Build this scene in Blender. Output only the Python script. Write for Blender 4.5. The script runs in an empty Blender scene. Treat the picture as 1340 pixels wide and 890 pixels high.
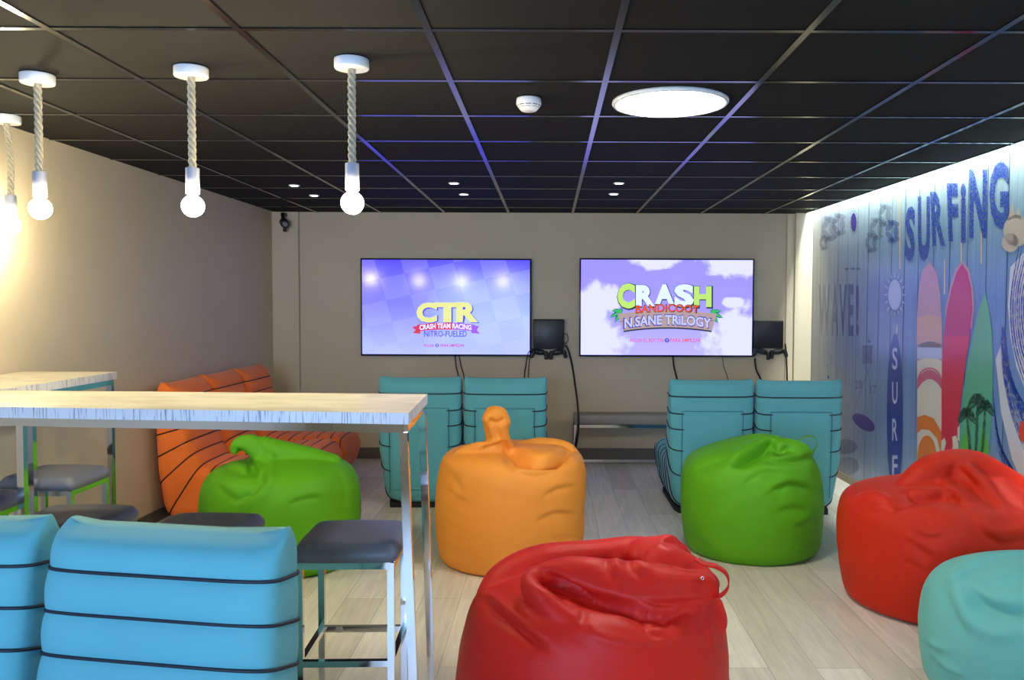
import bpy, bmesh, math, random
import numpy as np
from mathutils import Vector, Matrix, noise as mnoise
random.seed(7)
PI = math.pi
S = bpy.context.scene
COL = S.collection

# ------------------------------------------------------------------ camera
EYE = 1.46
FPX = 1098.0                       # focal length in pixels of a 1340 wide frame
PITCH, ROLL = math.radians(2.35), math.radians(0.2)
cd = bpy.data.cameras.new('camera'); cam = bpy.data.objects.new('camera', cd); COL.objects.link(cam)
cd.sensor_width = 36; cd.lens = FPX / 1340 * 36; cd.shift_x = -49 / 1340; cd.clip_start = .05
cam.matrix_world = Matrix.Translation((0, 0, EYE)) @ Matrix.Rotation(PI / 2 - PITCH, 4, 'X') @ Matrix.Rotation(ROLL, 4, 'Z')
S.camera = cam

# ------------------------------------------------------------------ world, light, exposure
W = bpy.data.worlds.new('world'); S.world = W; W.use_nodes = True
W.node_tree.nodes['Background'].inputs[0].default_value = (.55, .7, 1, 1)
W.node_tree.nodes['Background'].inputs[1].default_value = .15
S.view_settings.view_transform = 'Standard'; S.view_settings.look = 'None'
S.view_settings.gamma = 1; S.view_settings.use_curve_mapping = False
S.view_settings.exposure = 0.0
LAMP_E = 48.0      # big round ceiling lamps
BULB_E = 330.0     # pendant bulbs
COVE_E = 225.0     # led strip over the mural
SPOT_E = 20.0      # small recessed spots
TV_E = 1.0
BLUE = 1.7         # the screens' backlight: blue well past what the picture can hold
DAY_E = 84.0      # daylight through the window at the camera's back
def area(name, loc, rot, sx, sy, e, c):
    l = bpy.data.lights.new(name, 'AREA'); l.shape = 'RECTANGLE'; l.size = sx; l.size_y = sy
    l.energy = e; l.color = c; o = bpy.data.objects.new(name, l); COL.objects.link(o)
    o.location = loc; o.rotation_euler = rot
    return o
area('window_daylight', (-1.3, -1.74, 1.4), (PI / 2, 0, 0), 2.2, 1.3, DAY_E, (.36, .58, 1.0)).data.spread = math.radians(115)

# ------------------------------------------------------------------ photo point -> place
def ray(px, py):
    x, y = px - 670, py - 445
    c, s = math.cos(ROLL), math.sin(ROLL)
    x, y = x * c + y * s, -x * s + y * c
    a, b = (x - 49) / FPX, -y / FPX
    return Vector((a, math.cos(PITCH) + b * math.sin(PITCH), -math.sin(PITCH) + b * math.cos(PITCH)))
def on_y(px, py, Y):
    d = ray(px, py); return Vector((0, 0, EYE)) + d * (Y / d.y)
def on_z(px, py, Z):
    d = ray(px, py); return Vector((0, 0, EYE)) + d * ((Z - EYE) / d.z)
WA, WB = 2.645, -.0235             # mural wall: X = WA + WB * Y
def on_mural(px, py, off=0.0):
    d = ray(px, py); t = (WA - off) / (d.x - WB * d.y)
    return Vector((0, 0, EYE)) + d * t

# ------------------------------------------------------------------ materials
def srgb(r, g, b):
    f = lambda v: (v / 255) / 12.92 if v / 255 <= .04045 else ((v / 255 + .055) / 1.055) ** 2.4
    return (f(r), f(g), f(b), 1)
def nodes(m): return m.node_tree.nodes, m.node_tree.links
def mat(name, col, rough=.5, metal=0, spec=.5, emit=None, es=0, sheen=0, coat=0):
    m = bpy.data.materials.new(name); m.use_nodes = True
    b = m.node_tree.nodes['Principled BSDF']
    if len(col) == 3: col = (*col, 1)
    b.inputs['Base Color'].default_value = col; b.inputs['Roughness'].default_value = rough
    b.inputs['Metallic'].default_value = metal; b.inputs['Specular IOR Level'].default_value = spec
    if emit: b.inputs['Emission Color'].default_value = (*emit[:3], 1); b.inputs['Emission Strength'].default_value = es
    if sheen: b.inputs['Sheen Weight'].default_value = sheen
    if coat: b.inputs['Coat Weight'].default_value = coat; b.inputs['Coat Roughness'].default_value = .15
    return m
def add_noise(m, scale, amt, bump=0, bscale=None, stretch=(1, 1, 1), dist=.001):
    """colour variation and a fine bump, both in object space"""
    n, l = nodes(m); b = n['Principled BSDF']
    tc = n.new('ShaderNodeTexCoord'); mp = n.new('ShaderNodeMapping'); mp.inputs['Scale'].default_value = stretch
    l.new(tc.outputs['Object'], mp.inputs['Vector'])
    if amt:
        t = n.new('ShaderNodeTexNoise'); t.inputs['Scale'].default_value = scale; t.inputs['Detail'].default_value = 6
        l.new(mp.outputs[0], t.inputs['Vector'])
        mr = n.new('ShaderNodeMapRange'); mr.inputs[1].default_value = .3; mr.inputs[2].default_value = .7
        mr.inputs[3].default_value = 1 - amt; mr.inputs[4].default_value = 1 + amt
        l.new(t.outputs[0], mr.inputs[0])
        hv = n.new('ShaderNodeHueSaturation'); hv.inputs['Color'].default_value = b.inputs['Base Color'].default_value
        l.new(mr.outputs[0], hv.inputs['Value']); l.new(hv.outputs[0], b.inputs['Base Color'])
    if bump:
        t2 = n.new('ShaderNodeTexNoise'); t2.inputs['Scale'].default_value = bscale; t2.inputs['Detail'].default_value = 3
        l.new(mp.outputs[0], t2.inputs['Vector'])
        bp = n.new('ShaderNodeBump'); bp.inputs['Strength'].default_value = bump; bp.inputs['Distance'].default_value = dist
        l.new(t2.outputs[0], bp.inputs['Height']); l.new(bp.outputs[0], b.inputs['Normal'])
    return m
M = {}
M['wall'] = add_noise(mat('greige wall', srgb(206, 190, 160), .55, spec=.35), 3, .02, .15, 90)
M['cream'] = add_noise(mat('cream paint', srgb(226, 212, 180), .6), 3, .02)
M['tile'] = add_noise(mat('black ceiling tile', srgb(25, 24, 22), .85, spec=.2), 60, .12, .3, 300)
M['tbar'] = mat('dark glossy grid bar', srgb(24, 24, 24), .15, spec=1.0, metal=.0)
M['base'] = mat('grey metal skirting', srgb(120, 114, 106), .35, metal=.4)
M['white_plastic'] = mat('white plastic', srgb(235, 235, 235), .35)
M['socket'] = mat('pale grey metal', srgb(176, 178, 190), .4)
M['chrome'] = mat('chrome', srgb(225, 225, 228), .07, metal=1)
M['black'] = mat('black plastic', srgb(20, 21, 24), .4)
M['blackmatte'] = mat('black base', srgb(22, 24, 26), .8)
M['tvframe'] = mat('tv frame', srgb(14, 14, 26), .25)
M['cable'] = mat('cable', srgb(18, 18, 18), .5)
M['grey_seat'] = add_noise(mat('grey vinyl', srgb(110, 113, 124), .42), 5, .04, .1, 220)
M['rope'] = add_noise(mat('rope', srgb(190, 178, 152), .9), 90, .2, .4, 400)
M['bulb'] = mat('lit bulb', (1, 1, 1), .4, emit=(1.0, .88, .58), es=BULB_E)
M['lamp'] = mat('lit lamp diffuser', (1, 1, 1), .4, emit=(1.0, .96, .90), es=LAMP_E)
M['spot'] = mat('lit spot', (1, 1, 1), .4, emit=(1.0, .95, .85), es=SPOT_E)
M['led'] = mat('lit led strip', (1, 1, 1), .4, emit=(.93, 1.0, .97), es=COVE_E)
def fabric(name, col, rough=.5, sheen=.15, bump=.12, bs=500):
    return add_noise(mat(name, col, rough + .12, spec=.22, sheen=sheen), 4, .04, bump, bs)
M['sofa_teal'] = fabric('teal upholstery', srgb(96, 172, 180), .6)
M['sofa_orange'] = fabric('orange upholstery', srgb(255, 126, 50), .6)
M['sofa_teal_seam'] = mat('teal seam', srgb(40, 104, 116), .7); M['sofa_orange_seam'] = mat('orange seam', srgb(170, 66, 20), .7)
M['bag_orange'] = fabric('orange leatherette', srgb(236, 150, 58), .42, 0)
M['bag_green'] = fabric('green leatherette', srgb(92, 166, 24), .42, 0)
M['bag_red'] = fabric('red leatherette', srgb(206, 36, 26), .38, 0)
M['bag_scarlet'] = fabric('scarlet leatherette', srgb(192, 38, 12), .42, 0)
M['bag_teal'] = fabric('turquoise leatherette', srgb(106, 182, 174), .42, 0)
M['piping'] = mat('dark piping', srgb(26, 34, 46), .6)
M['piping_brown'] = mat('dark brown piping', srgb(60, 24, 14), .6)

def floor_mat():
    m = mat('greyed wood planks', srgb(178, 172, 158), .34, spec=.4)
    n, l = nodes(m); b = n['Principled BSDF']
    tc = n.new('ShaderNodeTexCoord'); mp = n.new('ShaderNodeMapping')
    mp.inputs['Rotation'].default_value = (0, 0, PI / 2); mp.inputs['Location'].default_value = (.37, .06, 0)
    l.new(tc.outputs['Object'], mp.inputs[0])
    br = n.new('ShaderNodeTexBrick'); br.inputs['Scale'].default_value = 1
    br.inputs['Brick Width'].default_value = 1.25; br.inputs['Row Height'].default_value = .19
    br.inputs['Mortar Size'].default_value = .0015; br.inputs['Mortar Smooth'].default_value = .3
    br.inputs['Color1'].default_value = srgb(232, 227, 212); br.inputs['Color2'].default_value = srgb(204, 197, 178)
    br.inputs['Mortar'].default_value = srgb(160, 154, 138); br.offset = .37; br.inputs['Bias'].default_value = -.1
    l.new(mp.outputs[0], br.inputs['Vector'])
    mp2 = n.new('ShaderNodeMapping'); mp2.inputs['Scale'].default_value = (14, 1.1, 1); l.new(tc.outputs['Object'], mp2.inputs[0])
    g = n.new('ShaderNodeTexNoise'); g.inputs['Scale'].default_value = 2.4; g.inputs['Detail'].default_value = 9; g.inputs['Roughness'].default_value = .65
    g.inputs['Distortion'].default_value = .6
    l.new(mp2.outputs[0], g.inputs['Vector'])
    r = n.new('ShaderNodeMapRange'); r.inputs[1].default_value = .3; r.inputs[2].default_value = .72; r.inputs[3].default_value = .82; r.inputs[4].default_value = 1.12
    l.new(g.outputs[0], r.inputs[0])
    hv = n.new('ShaderNodeHueSaturation'); l.new(br.outputs['Color'], hv.inputs['Color']); l.new(r.outputs[0], hv.inputs['Value'])
    l.new(hv.outputs[0], b.inputs['Base Color'])
    r2 = n.new('ShaderNodeMapRange'); r2.inputs[3].default_value = .28; r2.inputs[4].default_value = .45
    l.new(g.outputs[0], r2.inputs[0]); l.new(r2.outputs[0], b.inputs['Roughness'])
    return m
M['floor'] = floor_mat()

def top_mat(name, edge):
    m = mat(name, srgb(224, 216, 200), .35, spec=.4)
    n, l = nodes(m); b = n['Principled BSDF']
    tc = n.new('ShaderNodeTexCoord'); mp = n.new('ShaderNodeMapping')
    mp.inputs['Scale'].default_value = (60, 60, 2.5) if edge else (1.5, 3.2, 3)
    l.new(tc.outputs['Object'], mp.inputs[0])
    g = n.new('ShaderNodeTexNoise'); g.inputs['Scale'].default_value = 3; g.inputs['Detail'].default_value = 8; g.inputs['Distortion'].default_value = .5
    l.new(mp.outputs[0], g.inputs['Vector'])
    cr = n.new('ShaderNodeValToRGB')
    if edge:
        cr.color_ramp.elements[0].position = .36; cr.color_ramp.elements[0].color = srgb(136, 134, 150)
        cr.color_ramp.elements[1].position = .46; cr.color_ramp.elements[1].color = srgb(222, 220, 222)
    else:
        cr.color_ramp.elements[0].position = .3; cr.color_ramp.elements[0].color = srgb(172, 165, 148)
        cr.color_ramp.elements[1].position = .62; cr.color_ramp.elements[1].color = srgb(204, 197, 178)
    l.new(g.outputs[0], cr.inputs[0]); l.new(cr.outputs[0], b.inputs['Base Color'])
    return m
M['tabletop'] = top_mat('whitewashed wood', False); M['tableedge'] = top_mat('whitewashed end grain', True)

# ------------------------------------------------------------------ mesh helpers
class MB:
    def __init__(s): s.v = []; s.f = []; s.m = []; s.sm = []
    def add(s, vs, fs, mi=0, smooth=False):
        o = len(s.v); s.v += [tuple(v) for v in vs]
        for f in fs: s.f.append([i + o for i in f]); s.m.append(mi); s.sm.append(smooth)
        return s
    def box(s, x0, x1, y0, y1, z0, z1, mi=0):
        v = [(x, y, z) for z in (z0, z1) for y in (y0, y1) for x in (x0, x1)]
        return s.add(v, [(0, 2, 3, 1), (4, 5, 7, 6), (0, 1, 5, 4), (2, 6, 7, 3), (0, 4, 6, 2), (1, 3, 7, 5)], mi)
    def prism(s, pts, z0, z1, mi=0, side=None):
        n = len(pts); v = [(p[0], p[1], z0) for p in pts] + [(p[0], p[1], z1) for p in pts]
        s.add(v, [list(range(n))[::-1], [n + i for i in range(n)]], mi)
        return s.add(v, [(i, (i + 1) % n, n + (i + 1) % n, n + i) for i in range(n)], mi if side is None else side)
    def tube(s, pts, r, seg=10, mi=0, closed=False, smooth=True, rot=0.0):
        pts = [Vector(p) for p in pts]; n = len(pts)
        rs = r if isinstance(r, (list, tuple)) else [r] * n
        vs = []; fs = []; up = None
        for i, p in enumerate(pts):
            a = pts[(i - 1) % n] if (closed or i > 0) else p; b = pts[(i + 1) % n] if (closed or i < n - 1) else p
            t = (b - a).normalized()
            if up is None:
                up = Vector((0, 0, 1)) if abs(t.z) < .9 else Vector((0, 1, 0))
            u = t.cross(up)
            u = u.normalized() if u.length > 1e-5 else t.orthogonal().normalized()
            w = u.cross(t).normalized(); up = w
            for k in range(seg):
                q = 2 * PI * k / seg + rot
                vs.append(p + (u * math.cos(q) + w * math.sin(q)) * rs[i])
        for i in range(n if closed else n - 1):
            j = (i + 1) % n
            for k in range(seg):
                k2 = (k + 1) % seg
                fs.append((i * seg + k, i * seg + k2, j * seg + k2, j * seg + k))
        if not closed: fs += [list(range(seg))[::-1], [(n - 1) * seg + k for k in range(seg)]]
        return s.add(vs, fs, mi, smooth)
    def bar(s, a, b, w, mi=0):
        return s.tube([a, b], w / math.sqrt(2), 4, mi, smooth=False, rot=PI / 4)
    def lathe(s, prof, c=(0, 0, 0), seg=32, mi=0, smooth=True):
        vs = []; fs = []; n = len(prof)
        for r, z in prof:
            for k in range(seg):
                q = 2 * PI * k / seg; vs.append((c[0] + max(r, 1e-4) * math.cos(q), c[1] + max(r, 1e-4) * math.sin(q), c[2] + z))
        for i in range(n - 1):
            for k in range(seg):
                k2 = (k + 1) % seg; fs.append((i * seg + k, i * seg + k2, (i + 1) * seg + k2, (i + 1) * seg + k))
        fs += [list(range(seg))[::-1], [(n - 1) * seg + k for k in range(seg)]]
        return s.add(vs, fs, mi, smooth)
    def ellipsoid(s, c, r, mi=0, a=16, b=10):
        vs = []; fs = []
        for i in range(b + 1):
            ph = PI * i / b
            for k in range(a):
                q = 2 * PI * k / a
                vs.append((c[0] + r[0] * max(math.sin(ph), 1e-3) * math.cos(q), c[1] + r[1] * max(math.sin(ph), 1e-3) * math.sin(q), c[2] + r[2] * math.cos(ph)))
        for i in range(b):
            for k in range(a):
                k2 = (k + 1) % a; fs.append((i * a + k, (i + 1) * a + k, (i + 1) * a + k2, i * a + k2))
        return s.add(vs, fs, mi, True)
    def build(s, name, mats, parent=None, bevel=0, bseg=2, fix=True):
        me = bpy.data.meshes.new(name); me.from_pydata(s.v, [], s.f)
        if not isinstance(mats, (list, tuple)): mats = [mats]
        for m in mats: me.materials.append(M[m] if isinstance(m, str) else m)
        me.polygons.foreach_set('material_index', s.m); me.polygons.foreach_set('use_smooth', s.sm)
        bm = bmesh.new(); bm.from_mesh(me)
        if fix: bmesh.ops.recalc_face_normals(bm, faces=bm.faces)
        if bevel:
            es = [e for e in bm.edges if len(e.link_faces) == 2 and e.calc_face_angle(0) > .6]
            bmesh.ops.bevel(bm, geom=es, offset=bevel, segments=bseg, profile=.5, affect='EDGES')
            for f in bm.faces: f.smooth = True
        bm.to_mesh(me); bm.free()
        if bevel: me.set_sharp_from_angle(angle=.9)
        o = bpy.data.objects.new(name, me); COL.objects.link(o)
        if parent: o.parent = parent
        return o
def tag(o, label=None, cat=None, group=None, kind=None):
    if label: o['label'] = label
    if cat: o['category'] = cat
    if group: o['group'] = group
    if kind: o['kind'] = kind
    return o
def empty(name, loc, rz, label, cat, group=None):
    o = bpy.data.objects.new(name, None); COL.objects.link(o); o.location = loc; o.rotation_euler = (0, 0, rz)
    return tag(o, label, cat, group)
def copy_tree(o, parent=None):
    c = o.copy(); COL.objects.link(c); c.parent = parent
    for ch in list(o.children): copy_tree(ch, c)
    return c
def struct(mb, name, mats, **k): return tag(mb.build(name, mats, **k), kind='structure')
def catmull(pts, n=8):
    pts = [np.array(p, float) for p in pts]; P = [2 * pts[0] - pts[1]] + pts + [2 * pts[-1] - pts[-2]]; out = []
    for i in range(1, len(P) - 2):
        for k in range(n):
            t = k / n; a, b, c, d = P[i - 1], P[i], P[i + 1], P[i + 2]
            out.append(.5 * (2 * b + (c - a) * t + (2 * a - 5 * b + 4 * c - d) * t * t + (3 * b - a - 3 * c + d) * t ** 3))
    out.append(pts[-1]); return out

# ------------------------------------------------------------------ room shell
CEIL = 2.328; YB = 7.94; Y0 = -1.8
XL = lambda y: -2.72 + .015 * y
XR = lambda y: WA + WB * y
EDGE = .06
struct(MB().prism([(-3.4, Y0 - .2), (3.2, Y0 - .2), (3.2, YB + .2), (-3.4, YB + .2)], -.1, 0), 'floor', 'floor')
struct(MB().prism([(XL(Y0) - .15, Y0), (XL(Y0), Y0), (XL(YB), YB), (XL(YB) - .15, YB)], 0, 2.6), 'wall_left', 'wall')
struct(MB().prism([(-3.0, YB), (2.9, YB), (2.9, YB + .15), (-3.0, YB + .15)], 0, 2.6), 'wall_back', 'wall')
# rear wall behind the camera with a window opening
wr = MB()
wr.box(-3.0, -2.4, Y0 - .15, Y0, 0, 2.6); wr.box(.0, 2.9, Y0 - .15, Y0, 0, 2.6)
wr.box(-2.4, .0, Y0 - .15, Y0, 0, .8); wr.box(-2.4, .0, Y0 - .15, Y0, 2.1, 2.6)
struct(wr, 'wall_rear', 'wall')
wf = MB()
for x in (-2.4, -1.63, -.82, -.05): wf.box(x, x + .05, Y0 - .1, Y0 - .05, .8, 2.1)
wf.box(-2.4, .0, Y0 - .1, Y0 - .05, .8, .85); wf.box(-2.4, .0, Y0 - .1, Y0 - .05, 2.05, 2.1)
struct(wf, 'window_1', 'white_plastic')
# ceiling: black tiles, dropped edge beside the light cove
ce = MB()
ce.prism([(-3.0, Y0), (XR(Y0) - EDGE, Y0), (XR(YB) - EDGE, YB), (-3.0, YB)], CEIL + .004, CEIL + .03)
struct(ce, 'ceiling', 'tile')
cv = MB()
cv.prism([(XR(Y0) - .3, Y0), (XR(Y0) + .1, Y0), (XR(YB) + .1, YB), (XR(YB) - .3, YB)], CEIL + .16, CEIL + .19)
cv.prism([(XR(Y0) - .3, Y0), (XR(Y0) - .28, Y0), (XR(YB) - .28, YB), (XR(YB) - .3, YB)], CEIL + .03, CEIL + .16)
struct(cv, 'trim_1', 'white_plastic')
# T-bar grid
gr = MB(); gx0, gy0, st = .213, 3.29, .6; hw = .012
k = -5
while k < 6:
    x = gx0 + k * .6; k += 1
    if x < -2.75 or x > 2.5: continue
    y1 = YB
    gr.box(x - hw, x + hw, Y0, y1, CEIL - .001, CEIL + .005)
for k in range(-10, 8):
    y = gy0 + k * st
    if y > YB - .02: break
    gr.box(XL(y), XR(y) - EDGE, y - hw, y + hw, CEIL, CEIL + .005)
gr.prism([(XR(Y0) - EDGE - .02, Y0), (XR(Y0) - EDGE, Y0), (XR(YB) - EDGE, YB), (XR(YB) - EDGE - .02, YB)], CEIL - .002, CEIL + .03)
struct(gr, 'trim_2', 'tbar')
# pilasters at both back corners, skirting boards
struct(MB().box(-2.66, on_y(391, 400, YB - .05).x, YB - .05, YB, 0, CEIL), 'wall_corner_left', 'wall')
pr = MB(); a = on_y(1040, 400, YB - .06).x
pr.box(a, XR(YB) + .05, YB - .06, YB, 0, CEIL + .16); pr.box(a - .07, a, YB - .02, YB, 0, CEIL)
struct(pr, 'wall_corner_right', 'cream')
struct(MB().box(-2.6, a - .07, YB - .012, YB, 0, .105), 'baseboard_back', 'base')
struct(MB().prism([(XL(Y0), Y0), (XL(Y0) + .012, Y0), (XL(YB) + .012, YB - .06), (XL(YB), YB - .06)], 0, .08), 'baseboard_left', 'base')
struct(MB().prism([(XR(Y0), Y0), (XR(Y0) - .014, Y0), (XR(YB - .1) - .014, YB - .06), (XR(YB - .1), YB - .06)], 0, .06), 'baseboard_right', mat('bronze skirting', srgb(150, 136, 108), .4))

# ------------------------------------------------------------------ mural wall (printed planks)
def mural_mat():
    m = mat('printed blue planks', (.3, .4, .7), .27, spec=1.0)
    n, l = nodes(m); b = n['Principled BSDF']
    tc = n.new('ShaderNodeTexCoord'); sx = n.new('ShaderNodeSeparateXYZ'); l.new(tc.outputs['Object'], sx.inputs[0])
    def ramp(src, stops):
        c = n.new('ShaderNodeValToRGB'); e = c.color_ramp.elements
        while len(e) < len(stops): e.new(.5)
        for i, (p, col) in enumerate(stops): e[i].position = p; e[i].color = col
        l.new(src, c.inputs[0]); return c.outputs[0]
    zz = n.new('ShaderNodeMath'); zz.operation = 'DIVIDE'; zz.inputs[1].default_value = 2.5; l.new(sx.outputs['Z'], zz.inputs[0])
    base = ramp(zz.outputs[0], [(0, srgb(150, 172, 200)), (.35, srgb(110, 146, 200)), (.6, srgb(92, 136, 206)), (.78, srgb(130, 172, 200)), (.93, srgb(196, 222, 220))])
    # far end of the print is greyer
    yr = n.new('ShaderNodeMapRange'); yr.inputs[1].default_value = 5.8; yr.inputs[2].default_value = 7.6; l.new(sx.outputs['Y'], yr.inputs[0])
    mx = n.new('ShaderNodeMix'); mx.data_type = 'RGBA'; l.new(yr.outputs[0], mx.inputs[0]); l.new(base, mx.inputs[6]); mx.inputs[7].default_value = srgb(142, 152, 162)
    # fine vertical grain
    mp = n.new('ShaderNodeMapping'); mp.inputs['Scale'].default_value = (1, 26, .5); l.new(tc.outputs['Object'], mp.inputs[0])
    g = n.new('ShaderNodeTexNoise'); g.inputs['Scale'].default_value = 3; g.inputs['Detail'].default_value = 8; g.inputs['Roughness'].default_value = .7
    l.new(mp.outputs[0], g.inputs['Vector'])
    r = n.new('ShaderNodeMapRange'); r.inputs[1].default_value = .25; r.inputs[2].default_value = .75; r.inputs[3].default_value = .72; r.inputs[4].default_value = 1.28
    l.new(g.outputs[0], r.inputs[0])
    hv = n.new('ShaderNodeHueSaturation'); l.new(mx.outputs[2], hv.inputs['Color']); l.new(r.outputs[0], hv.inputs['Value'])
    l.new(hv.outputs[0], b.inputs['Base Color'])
    return m, hv.outputs[0]
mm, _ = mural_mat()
def ink(name, col, cover=1.0, scale=40, rough=.27):
    """printed ink; cover < 1 lets the bare planks through in worn specks"""
    m = mat(name, col, rough, spec=1.0)
    if cover < 1:
        n, l = nodes(m); b = n['Principled BSDF']
        tc = n.new('ShaderNodeTexCoord'); t = n.new('ShaderNodeTexNoise'); t.inputs['Scale'].default_value = scale; t.inputs['Detail'].default_value = 5
        l.new(tc.outputs['Object'], t.inputs['Vector'])
        r = n.new('ShaderNodeMapRange'); r.inputs[1].default_value = cover - .12; r.inputs[2].default_value = cover + .05
        r.inputs[3].default_value = .92; r.inputs[4].default_value = .45
        l.new(t.outputs[0], r.inputs[0]); l.new(r.outputs[0], b.inputs['Alpha'])
    return m
def ghost(name, col, alpha):
    m = mat(name, col, .35, spec=.5); m.node_tree.nodes['Principled BSDF'].inputs['Alpha'].default_value = alpha
    return m
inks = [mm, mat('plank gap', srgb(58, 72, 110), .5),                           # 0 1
        ink('blue lettering', srgb(34, 74, 180), .54, 90),                       # 2
        ink('pale pink print', srgb(196, 150, 178)), ink('painted magenta reflection', srgb(196, 30, 110)),   # 3 4
        ink('crimson print', srgb(214, 36, 66)), ink('sea green print', srgb(92, 176, 140)),   # 5 6
        ink('lime print', srgb(96, 190, 60)), ink('orange print', srgb(226, 124, 44)),          # 7 8
        ink('cream print', srgb(226, 218, 206)), ink('navy print', srgb(28, 66, 156)),          # 9 10
        ink('violet print', srgb(58, 44, 140)), ghost('faded grey print', srgb(70, 84, 120), .26),  # 11 12
        ink('dark palm print', srgb(50, 92, 66), .6, 50), ink('pale blue print', srgb(186, 200, 240)),  # 13 14
        ink('brush blue print', srgb(34, 66, 170), .56, 30), ink('warm gap', srgb(226, 196, 160)),  # 15 16
        ink('sand splash print', srgb(192, 184, 170)), ghost('faded blue print', srgb(40, 72, 160), .4),  # 17 18
        ink('rose print', srgb(206, 96, 128)), ink('red spot print', srgb(216, 70, 40)),   # 19 20
        ink('apricot print', srgb(214, 168, 150)), ink('wave white print', srgb(206, 214, 226))]   # 21 22
mu = MB()
mu.prism([(XR(Y0), Y0), (XR(YB), YB - .0), (XR(YB) + .12, YB), (XR(Y0) + .12, Y0)], 0, CEIL + .17, 0)
lay = [0]
def mpoly(pts, mi, layer):
    """flat print on the mural, outline in photo pixels read off the wall plane"""
    mu.add([on_mural(x, y, .0006 + layer * .00035) for x, y in pts], [list(range(len(pts)))], mi)
def mell(cx, cy, rx, ry, mi, layer, tilt=0, n=28):
    c, s = math.cos(tilt), math.sin(tilt)
    mpoly([(cx + rx * math.cos(2 * PI * k / n) * c - ry * math.sin(2 * PI * k / n) * s,
            cy + rx * math.cos(2 * PI * k / n) * s + ry * math.sin(2 * PI * k / n) * c) for k in range(n)], mi, layer)
def mline(pts, w, mi, layer):
    """brush stroke with tapering ends"""
    pts = catmull(pts, 6); n = len(pts); L = []; R_ = []
    for i, p in enumerate(pts):
        a = pts[max(i - 1, 0)]; b = pts[min(i + 1, n - 1)]; t = (b - a) / (np.linalg.norm(b - a) + 1e-9)
        ww = w / 2 * (math.sin(PI * (i + .4) / (n - .2)) ** .5)
        L.append((p[0] - t[1] * ww, p[1] + t[0] * ww)); R_.append((p[0] + t[1] * ww, p[1] - t[0] * ww))
    for i in range(n - 1): mpoly([L[i], L[i + 1], R_[i + 1], R_[i]], mi, layer)
# plank joints: evenly spaced boards
for i in range(-2, 44):
    y = 7.86 - i * .213
    if y < Y0: break
    x = XR(y); w = .0035 if i % 3 else .005
    mu.add([(x - .0006, y - w, .0), (x - .0006, y + w, .0), (x - .0006, y + w, CEIL + .1), (x - .0006, y - w, CEIL + .1)], [(0, 1, 2, 3)], 1)
for px, y0, y1 in ((1177.6, 250, 352), (1258, 222, 345), (1284, 300, 345), (1236, 340, 385)):
    mpoly([(px - .8, y0), (px + .8, y0), (px + .8, y1), (px - .8, y1)], 16, 0)

def text_polys(s, bold=.02):
    """outline of a word as flat triangles, cap height 1, from Blender's own letterforms"""
    cu = bpy.data.curves.new('t', 'FONT'); cu.body = s; cu.size = 1.42; cu.offset = bold; cu.resolution_u = 3
    o = bpy.data.objects.new('t', cu); COL.objects.link(o); bpy.context.view_layer.update()
    me = bpy.data.meshes.new_from_object(o.evaluated_get(bpy.context.evaluated_depsgraph_get()))
    v = [(p.co.x, p.co.y) for p in me.vertices]; f = [list(p.vertices) for p in me.polygons]
    bpy.data.objects.remove(o); bpy.data.curves.remove(cu); bpy.data.meshes.remove(me)
    xs = [p[0] for p in v]; ys = [p[1] for p in v]; x0, x1, y0, y1 = min(xs), max(xs), min(ys), max(ys)
    return [((x - x0) / (x1 - x0), (y - y0) / (y1 - y0)) for x, y in v], f, (x1 - x0) / (y1 - y0)
def mletter(ch, x0, x1, yb, yt, mi, layer, lean=0, bold=.045):
    v, f, _ = text_polys(ch, bold)
    pts = [(x0 + (x1 - x0) * u + lean * w, yb + (yt - yb) * w) for u, w in v]
    mu.add([on_mural(x, y, .0006 + layer * .00035) for x, y in pts], f, mi)
for ch, x0, x1, yb, yt, ln in (('S', 1184, 1197, 342, 270, 1), ('U', 1201, 1217, 342, 257, 0), ('R', 1220, 1237, 322, 251, -3),
                               ('F', 1241, 1255, 316, 240, -2), ('i', 1257, 1264, 318, 240, 0), ('N', 1268, 1291, 312, 222, 1), ('G', 1295, 1321, 300, 211, -1)):
    mletter(ch, x0, x1, yb, yt, 2, 2, ln, .07)
# faded words and blossoms at the far end
for ch, x0, x1 in (('W', 1071, 1086), ('A', 1088, 1097), ('V', 1098, 1108), ('E', 1110, 1117), ('!', 1120, 1124)):
    mletter(ch, x0, x1, 440, 372, 12 if x0 < 1090 else 18, 1)
for cx, cy, r, mi in ((1085, 300, 10, 12), (1098, 294, 9, 12), (1078, 318, 6, 12), (1147, 300, 9, 12), (1158, 282, 9, 12), (1168, 303, 9, 18), (1140, 318, 8, 12)):
    for k in range(5):
        q = k * 2 * PI / 5; mell(cx + r * .5 * math.cos(q), cy + r * 1.3 * math.sin(q), r * .38, r * .9, mi, 1, q)
for cx in (1108, 1116, 1123): mell(cx, 352, 3, 1.6, 18, 1)
# suns
def sun(cx, cy, rx, ry, mi, ray_mi):
    mell(cx, cy, rx, ry, mi, 3)
    for k in range(16):
        q = 2 * PI * k / 16; c, s = math.cos(q), math.sin(q)
        a = (cx + rx * 1.2 * c, cy + ry * 1.15 * s); b = (cx + rx * 1.75 * c, cy + ry * 1.6 * s)
        mpoly([(a[0] - s * .7, a[1] + c * 1.4), (a[0] + s * .7, a[1] - c * 1.4), b], ray_mi, 2)
sun(1117, 291, 3.6, 12, 11, 12); sun(1171, 386, 8.6, 20, 14, 14)
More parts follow.
